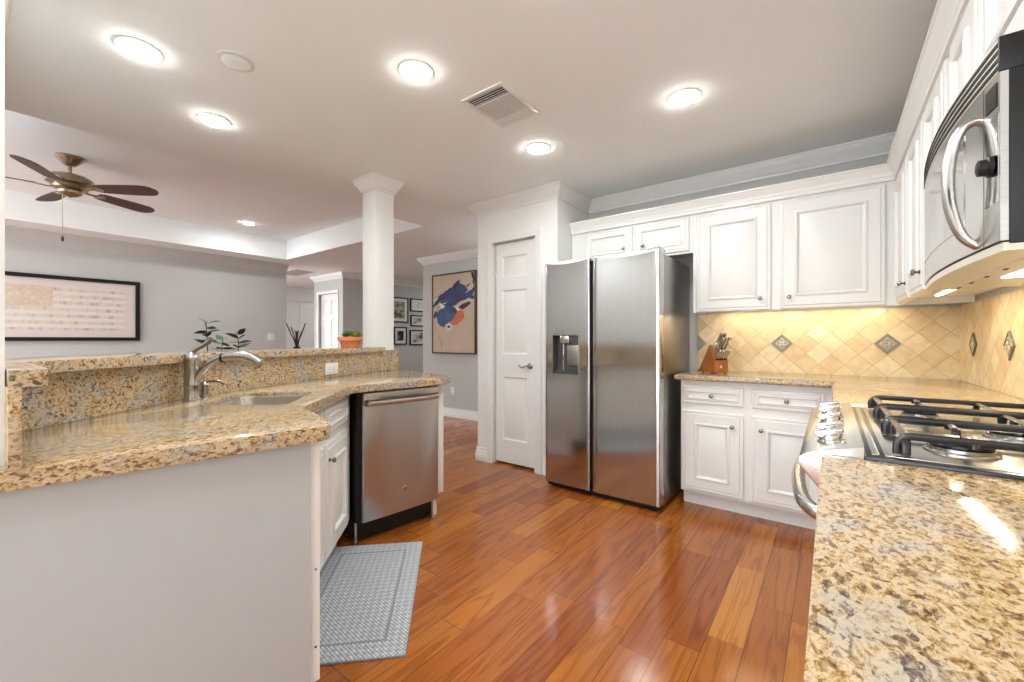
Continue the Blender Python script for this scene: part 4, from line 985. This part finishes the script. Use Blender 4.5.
cv = thing('ceiling_cover', 'flat round off-white cover plate on the kitchen ceiling between two lights', 'ceiling cover', (-2.192, 0.783, ZC))
bm = BM(); lathe(bm, [(0.075, 0), (0.075, -0.006), (0.070, -0.008)], 28); build('plate', bm, M['cover'], cv)
bm = BM(); lathe(bm, [(0.060, -0.007), (0.055, -0.010), (0.02, -0.011)], 28); build('cap', bm, M['ceil'], cv)

def vent(label, x0, y0, x1, y1, dark):
    t = thing('air_vent', label, 'air vent', ((x0 + x1) / 2, (y0 + y1) / 2, ZC)); w, h = (x1 - x0) / 2, (y1 - y0) / 2
    bm = BM(); f = 0.022
    for a, b in (((-w, -h, -0.008), (w, -h + f, 0)), ((-w, h - f, -0.008), (w, h, 0)), ((-w, -h + f, -0.008), (-w + f, h - f, 0)), ((w - f, -h + f, -0.008), (w, h - f, 0))): box(bm, a, b, 0.002)
    build('frame', bm, M['plate'], t)
    bm = BM(); box(bm, (-w + f, -h + f, -0.0015), (w - f, h - f, -0.0005)); build('duct', bm, M['slot'], t)
    bm = BM(); iy0, iy1 = -h + f, h - f; L_ = iy1 - iy0
    if dark:
        n = 16
        for k in range(n):
            y = iy0 + L_ * (k + 0.5) / n; box(bm, (-w + f, y - L_ / n * 0.22, -0.006), (w - f, y + L_ / n * 0.22, -0.003))
    else:
        d1_, d2_ = iy0 + L_ * 0.24, iy0 + L_ * 0.80
        for y in (d1_, d2_): box(bm, (-w + f, y - 0.004, -0.007), (w - f, y + 0.004, -0.002))
        for k in range(4):
            y = iy0 + (d1_ - iy0) * (k + 0.6) / 4.4; box(bm, (-w + f, y - 0.0015, -0.005), (w - f, y + 0.0015, -0.002))
        for k in range(17):
            x = (-w + f) + (2 * w - 2 * f) * (k + 0.5) / 17; box(bm, (x - 0.0048, d1_ + 0.004, -0.006), (x + 0.0036, d2_ - 0.004, -0.002))
        for k in range(3):
            y = d2_ + (iy1 - d2_) * (k + 0.5) / 3; box(bm, (-w + f, y - 0.0085, -0.006), (w - f, y + 0.008, -0.002))
    build('louvre', bm, M['plate'] if not dark else M['grille'], t)
vent('square white air vent with louvres in the kitchen ceiling', -1.585, 1.640, -1.305, 2.000, False)
vent('wide grey return vent in the ceiling at the entry, left of the column', -8.55, 3.72, -7.75, 4.14, True)

# ceiling fan
fn = thing('ceiling_fan', 'bronze five-blade ceiling fan in the living room tray ceiling', 'ceiling fan', (-5.303, 0.605, ZT))
bm = BM(); lathe(bm, [(0.092, 0), (0.094, -0.012), (0.088, -0.020), (0.060, -0.055), (0.040, -0.074), (0.022, -0.082)], 28); build('canopy', bm, M['brass'], fn)
bm = BM(); lathe(bm, [(0.013, -0.08), (0.013, -0.145), (0.032, -0.150), (0.032, -0.165)], 16); build('downrod', bm, M['brass'], fn)
bm = BM(); lathe(bm, [(0.04, -0.160), (0.11, -0.168), (0.150, -0.190), (0.158, -0.215), (0.150, -0.240), (0.110, -0.252), (0.105, -0.262), (0.118, -0.270), (0.112, -0.282), (0.07, -0.288)], 32); mh = build('motor_housing', bm, M['brass'], fn)
bm = BM(); lathe(bm, [(0.072, -0.286), (0.080, -0.300), (0.076, -0.322), (0.050, -0.340), (0.014, -0.348), (0.006, -0.356)], 24); build('switch_housing', bm, M['brass'], fn)
for k in range(5):
    an = math.radians(43.5 + 72 * k); Rz = Matrix.Rotation(an, 4, 'Z') @ Matrix.Rotation(math.radians(-13), 4, 'X')
    bm = BM(); n = 16; top, bot = [], []
    prof = []
    for i in range(n + 1):
        t = i / n; r = 0.20 + 0.50 * t; w = 0.056 + 0.022 * math.sin(min(1, t * 1.35) * PI / 2)
        if t > 0.78: w *= math.sqrt(max(0.03, 1 - ((t - 0.78) / 0.22) ** 2.2 * 0.93))
        if t < 0.08: w *= 0.7 + 0.3 * t / 0.08
        prof.append((r, w))
    pl = [(r, -w) for r, w in prof] + [(r, w) for r, w in prof[::-1]]
    prism(bm, pl, 'z', -0.003, 0.004); bm.transform(Matrix.Translation((0, 0, -0.272)) @ Rz); build('blade', bm, M['blade'], fn)
    bm = BM(); tube(bm, curve([(0.09, 0, -0.001), (0.13, 0, -0.010), (0.17, 0, -0.008), (0.20, 0, -0.006)]), [0.012] * 19, 8, (1.3, 0.5))
    prism(bm, roundpoly([(0.185, -0.02), (0.225, -0.045), (0.275, 0.0), (0.225, 0.045), (0.185, 0.02)], 0.015, 3), 'z', -0.009, -0.0035); bm.transform(Matrix.Translation((0, 0, -0.272)) @ Rz); build('blade_iron', bm, M['brass'], fn)
pc = Vector((-0.05, -0.04, 0))
bm = BM(); tube(bm, [pc + Vector((0, 0, -0.33)), pc + Vector((0, 0, -0.70))], 0.0022, 6); ch = build('pull_chain', bm, M['brass'], fn)
bm = BM(); lathe(bm, [(0.003, -0.690), (0.009, -0.705), (0.011, -0.728), (0.005, -0.738)], 12, pc); build('fob', bm, M['blade'], ch)

# ---------------------------------------------------------------- pictures
def picture(name, label, loc, rz, w, h, fw, depth, fm, mm, margin, art, group=None, cat='picture'):
    t = thing(name, label, cat, loc, rz, group)
    bm = BM()
    rows = []
    for x, z, sx, sz in ((0, 0, 1, 1), (w, 0, -1, 1), (w, h, -1, -1), (0, h, 1, -1)):
        rows.append([bm.verts.new((x + sx * o, -d, z + sz * o)) for o, d in ((0, 0), (0, depth), (fw, depth), (fw, depth * 0.6), (fw, 0))])
    for i in range(4):
        a, b = rows[i], rows[(i + 1) % 4]
        for j in range(5): bm.faces.new((a[j], a[(j + 1) % 5], b[(j + 1) % 5], b[j]))
    build('frame', bm, fm, t)
    if mm:
        bm = BM(); box(bm, (fw, -depth * 0.45, fw), (w - fw, -0.002, h - fw)); build('mat_board', bm, mm, t)
    l, b_, r, tp = margin
    if art:
        bm = BM(); box(bm, (l, -depth * 0.45 - 0.002, b_), (w - r, -0.003, h - tp)); build('print', bm, art, t)
    return t
PH = 0.792
pt_ = picture('framed_collage', 'wide black-framed striped paper collage on the grey living room wall', (-7.499, -0.35, 1.139), PI / 2, 1.86, PH, 0.045, 0.04, M['frameblack'], M['matboard'], (0.12, 0.13, 0.146, 0.134), None)
bm = BM(); box(bm, (0.14, -0.0205, 0.131), (1.714, -0.003, 0.658)); bm.transform(Matrix.Translation((0, 0, 0)))
cl = build('collage', bm, M['collage'], pt_)

# abstract painting: tan canvas with strokes laid on it
PW, PHH = 0.90, 1.20
ap = thing('abstract_painting', 'large tan canvas with blue and orange abstract strokes on the hall wall', 'painting', (-4.908, 4.478, 0.945))
bm = BM(); f = 0.018
for a, b in (((0, -0.04, 0), (f, 0, PHH)), ((PW - f, -0.04, 0), (PW, 0, PHH)), ((f, -0.04, 0), (PW - f, 0, f)), ((f, -0.04, PHH - f), (PW - f, 0, PHH))): box(bm, a, b)
build('frame', bm, M['frameboxwood'], ap)
bm = BM(); box(bm, (f + 0.002, -0.032, f + 0.002), (PW - f - 0.002, -0.002, PHH - f - 0.002)); cn = build('canvas', bm, M['canvas'], ap)
def stroke(name, pts, m, lay):
    P = []
    for zx, zy in pts:
        tx = (zx - 333) / 266.0; top = 125 - 31 * tx; bt = 608 + 4 * tx
        P.append((min(max(tx * PW, 0.024), PW - 0.024), min(max((1 - (zy - top) / (bt - top)) * PHH, 0.03), PHH - 0.024)))
    # ragged edge, deterministic
    Q = []
    for i in range(len(P)):
        a, b = Vector(P[i]), Vector(P[(i + 1) % len(P)]); n = max(1, int((b - a).length / 0.03))
        for k in range(n): Q.append(tuple(a + (b - a) * k / n + Vector((random.uniform(-.010, .010), random.uniform(-.010, .010)))))
    bm = BM(); vs = [bm.verts.new((x, -0.0322 - lay * 0.0004, z)) for x, z in Q]
    es = [bm.edges.new((vs[i], vs[(i + 1) % len(vs)])) for i in range(len(vs))]
    fs = [g for g in bmesh.ops.triangle_fill(bm, edges=es, use_beauty=True)['geom'] if isinstance(g, bmesh.types.BMFace)]
    ex = bmesh.ops.extrude_face_region(bm, geom=fs)
    for g in ex['geom']:
        if isinstance(g, bmesh.types.BMVert): g.co.y += 0.0006 + lay * 0.0004
    build(name, bm, m, cn, 0)
stroke('drip', [(378, 480), (386, 500), (398, 545), (402, 590), (396, 590), (388, 545), (374, 500)], M['taupe'], 1)
stroke('white_stroke', [(372, 318), (388, 292), (425, 296), (460, 330), (500, 316), (520, 300), (540, 310), (500, 345), (450, 342), (400, 330)], M['wpaint'], 1)
stroke('teal_stroke', [(385, 332), (430, 318), (470, 318), (495, 345), (478, 385), (450, 412), (430, 422), (410, 448), (385, 440), (365, 415), (360, 370)], M['teal'], 2)
stroke('orange_stroke', [(490, 352), (510, 333), (530, 350), (532, 380), (515, 410), (490, 430), (465, 434), (448, 418), (470, 385)], M['orange'], 3)
stroke('blue_stroke', [(340, 312), (360, 280), (378, 255), (402, 236), (430, 214), (460, 196), (470, 186), (490, 162), (510, 156), (506, 178), (522, 182), (545, 196), (556, 222), (575, 212), (590, 190), (599, 226), (582, 250), (572, 258), (590, 250), (585, 272), (560, 268), (540, 278), (510, 288), (480, 308), (452, 326), (420, 318), (398, 306), (384, 288), (352, 318), (336, 330)], M['blue'], 4)
stroke('dark_stroke', [(498, 326), (530, 296), (560, 284), (574, 300), (548, 322), (528, 336), (508, 330)], M['ink'], 5)
stroke('black_stroke', [(572, 104), (586, 98), (594, 140), (596, 190), (584, 170), (582, 150)], M['ink'], 5)
stroke('dark_stroke', [(470, 196), (492, 162), (506, 160), (496, 184), (480, 204)], M['ink'], 6)
stroke('dark_stroke', [(340, 375), (358, 345), (366, 352), (362, 378), (344, 394)], M['ink'], 5)
stroke('white_stroke', [(422, 432), (444, 422), (462, 436), (456, 456), (438, 464), (424, 450)], M['wpaint'], 4)
stroke('dark_stroke', [(428, 434), (444, 430), (452, 442), (440, 456), (430, 448)], M['ink'], 5)

for i in range(26):
    t_ = random.random(); ax, ay = 345 + 235 * t_, 312 - 122 * t_; off_ = random.uniform(-1, 1) * (22 + 34 * math.sin(PI * t_))
    ax += off_ * 0.45; ay += off_ * 0.9; ln_ = random.uniform(22, 60); an_ = math.radians(random.uniform(-48, -22)); wq = random.uniform(1.5, 5.0)
    dx_, dy_ = math.cos(an_), math.sin(an_)
    stroke('streak', [(ax - dx_ * ln_ / 2, ay - dy_ * ln_ / 2), (ax - dy_ * wq, ay + dx_ * wq), (ax + dx_ * ln_ / 2, ay + dy_ * ln_ / 2), (ax + dy_ * wq, ay - dx_ * wq)], (M['ink'], M['blue'], M['teal'], M['blue'], M['wpaint'], M['ink'])[i % 6], 6 + i % 3)
GX = -7.399
fr_specs = [(5.50, 1.529, 0.49, 0.538, print_mat('etching_print', (0.10, 0.10, 0.08), (0.40, 0.40, 0.32), 9, 0.42), 'black-framed dense grey-green etching, largest of the gallery wall frames', (0.09, 0.09, 0.09, 0.09)),
            (5.618, 1.051, 0.333, 0.380, print_mat('dark_portrait_print', (0.015, 0.015, 0.015), (0.36, 0.34, 0.30), 7, 0.50), 'small black-framed dark portrait print below the dense etching', (0.085, 0.085, 0.085, 0.085)),
            (6.053, 1.784, 0.46, 0.288, print_mat('pale_sketch_print', (0.36, 0.36, 0.34), (0.68, 0.68, 0.65), 6, 0.34), 'black-framed pale sketch, topmost of the right frame column', (0.07, 0.07, 0.07, 0.07)),
            (6.062, 1.460, 0.46, 0.243, print_mat('landscape_print', (0.16, 0.15, 0.13), (0.62, 0.62, 0.58), 5, 0.42), 'black-framed landscape sketch, middle of the right frame column', (0.06, 0.05, 0.06, 0.05)),
            (6.040, 1.039, 0.48, 0.331, print_mat('tree_print', (0.03, 0.03, 0.03), (0.60, 0.59, 0.54), 4, 0.40), 'black-framed print with dark tree shape, lowest of the right frame column', (0.07, 0.06, 0.05, 0.06))]
for y, z, w, h, art, lab, mg in fr_specs:
    picture('gallery_frame', lab, (GX, y, z), PI / 2, w, h, 0.022, 0.025, M['frameblack'], M['matwhite'], mg, art, 'framed prints on the gallery wall')

# ---------------------------------------------------------------- plants
def leaf(bm, base, d, ln, wd_, curl=0.0, up=Vector((0, 0, 1))):
    d = Vector(d).normalized(); s = d.cross(up)
    s = s.normalized() if s.length > 1e-3 else Vector((1, 0, 0)); nrm = s.cross(d); n = 6; L_, R_, Mid = [], [], []
    for i in range(n + 1):
        t = i / n; w = wd_ * math.sin(PI * (0.06 + 0.94 * t) ** 0.85) * 0.5; c = Vector(base) + d * ln * t + nrm * curl * ln * t * t
        L_.append(bm.verts.new(c + s * w + nrm * 0.12 * w)); R_.append(bm.verts.new(c - s * w + nrm * 0.12 * w)); Mid.append(bm.verts.new(c - nrm * 0.001))
    for i in range(n):
        bm.faces.new((L_[i], L_[i + 1], Mid[i + 1], Mid[i])); bm.faces.new((Mid[i], Mid[i + 1], R_[i + 1], R_[i]))
pp = thing('potted_succulent', 'terracotta pot of green succulents on the bar ledge beside the white column', 'potted plant', (-2.70, 1.68, 1.0955))
bm = BM(); lathe(bm, [(0.058, 0), (0.071, 0.045), (0.073, 0.048), (0.082, 0.048), (0.085, 0.052), (0.085, 0.073), (0.082, 0.076), (0.074, 0.076), (0.070, 0.060)], 28); build('pot', bm, M['terracotta'], pp)
bm = BM(); lathe(bm, [(0.070, 0.058), (0.071, 0.066), (0.03, 0.070)], 20); build('soil', bm, M['soil'], pp)
for mm_, cnt, seed in ((M['leaf'], 9, 3), (M['leaf2'], 4, 8)):
    random.seed(seed)
    for k in range(cnt):
        bm = BM(); a0_ = random.uniform(0, 2 * PI); rr_ = random.uniform(0.0, 0.055); hx_, hy_, hz_ = rr_ * math.cos(a0_), rr_ * math.sin(a0_), 0.072 + random.uniform(0, 0.018)
        if mm_ is M['leaf2']: hx_, hy_ = 0.045 + random.uniform(-0.02, 0.015), 0.02 + random.uniform(-0.03, 0.03)
        for j in range(9):
            an = j * 2.4; el = 0.2 + 0.13 * j; leaf(bm, (hx_, hy_, hz_), (math.cos(an) * math.cos(el), math.sin(an) * math.cos(el), math.sin(el)), 0.046 - 0.0014 * j, 0.022, 0.15)
        build('rosette', bm, mm_, pp, 60)

eu = thing('eucalyptus_vase', 'dark eucalyptus sprigs in a tall vase behind the bar, tops showing above the faucet', 'plant', (-2.752, 0.866, 0))
bm = BM(); lathe(bm, [(0.075, 0), (0.095, 0.06), (0.10, 0.25), (0.075, 0.45), (0.045, 0.58), (0.04, 0.66), (0.05, 0.70), (0.042, 0.70), (0.034, 0.64)], 24); build('vase', bm, M['cream'], eu)
random.seed(11)
camR = Vector((math.cos(math.radians(37.1)), math.sin(math.radians(37.1)), 0)); camF = Vector((-camR.y, camR.x, 0))
for (ox, dz, nl, lean) in ((-0.03, 1.255, 6, -0.02), (0.145, 1.195, 5, -0.03), (0.05, 1.165, 4, 0.02)):
    tip = camR * ox + Vector((0, 0, dz)); root_ = Vector((0, 0, 0.66)); mid = camR * (ox * 0.7) + Vector((0, 0, 0.95))
    bm = BM(); P_ = curve([root_, mid, tip - Vector((0, 0, 0.09)), tip + camR * lean * 0.4], 6); tube(bm, P_, [0.004 * (1 - 0.6 * i / (len(P_) - 1)) for i in range(len(P_))], 6); stem = build('stem', bm, M['twig'], eu)
    bm = BM()
    for j in range(nl * 2):
        h_ = 0.01 + 0.024 * (j // 2) + 0.004 * (j % 2); c = tip - Vector((0, 0, h_)); s = 1 if j % 2 else -1
        dv = camR * s * (0.75 + 0.3 * random.random()) + camF * random.uniform(-0.8, 0.8) + Vector((0, 0, random.uniform(-0.15, 0.55)))
        leaf(bm, c, dv, random.uniform(0.05, 0.08), 0.030, random.uniform(-0.2, 0.2), (Vector((0, 0, 1)) + camF * random.uniform(-1, 1)))
    build('leaves', bm, M['eucalyptus'] if nl != 4 else M['eucalyptusgreen'], eu, 60)

tv = thing('branch_vase', 'dark bare branches in a floor vase at the far entry, left of the white doors', 'vase', (-9.75, 4.72, 0))
bm = BM(); lathe(bm, [(0.08, 0), (0.10, 0.1), (0.11, 0.5), (0.09, 0.85), (0.07, 1.0), (0.06, 1.0), (0.06, 0.9)], 20); build('vase', bm, M['black'], tv)
random.seed(5)
for k in range(7):
    bm = BM(); a0_ = k * 0.9; s_ = 0.06 + 0.05 * (k % 3)
    tube(bm, curve([(0, 0, 0.9), (math.cos(a0_) * s_ * 0.3, math.sin(a0_) * s_ * 0.3, 1.12), (math.cos(a0_) * s_ * 0.8, math.sin(a0_) * s_ * 0.8, 1.30), (math.cos(a0_) * s_ * 1.4, math.sin(a0_) * s_ * 1.4, 1.36 + 0.09 * (k % 3))]), 0.012, 6); build('branch', bm, M['twig'], tv)
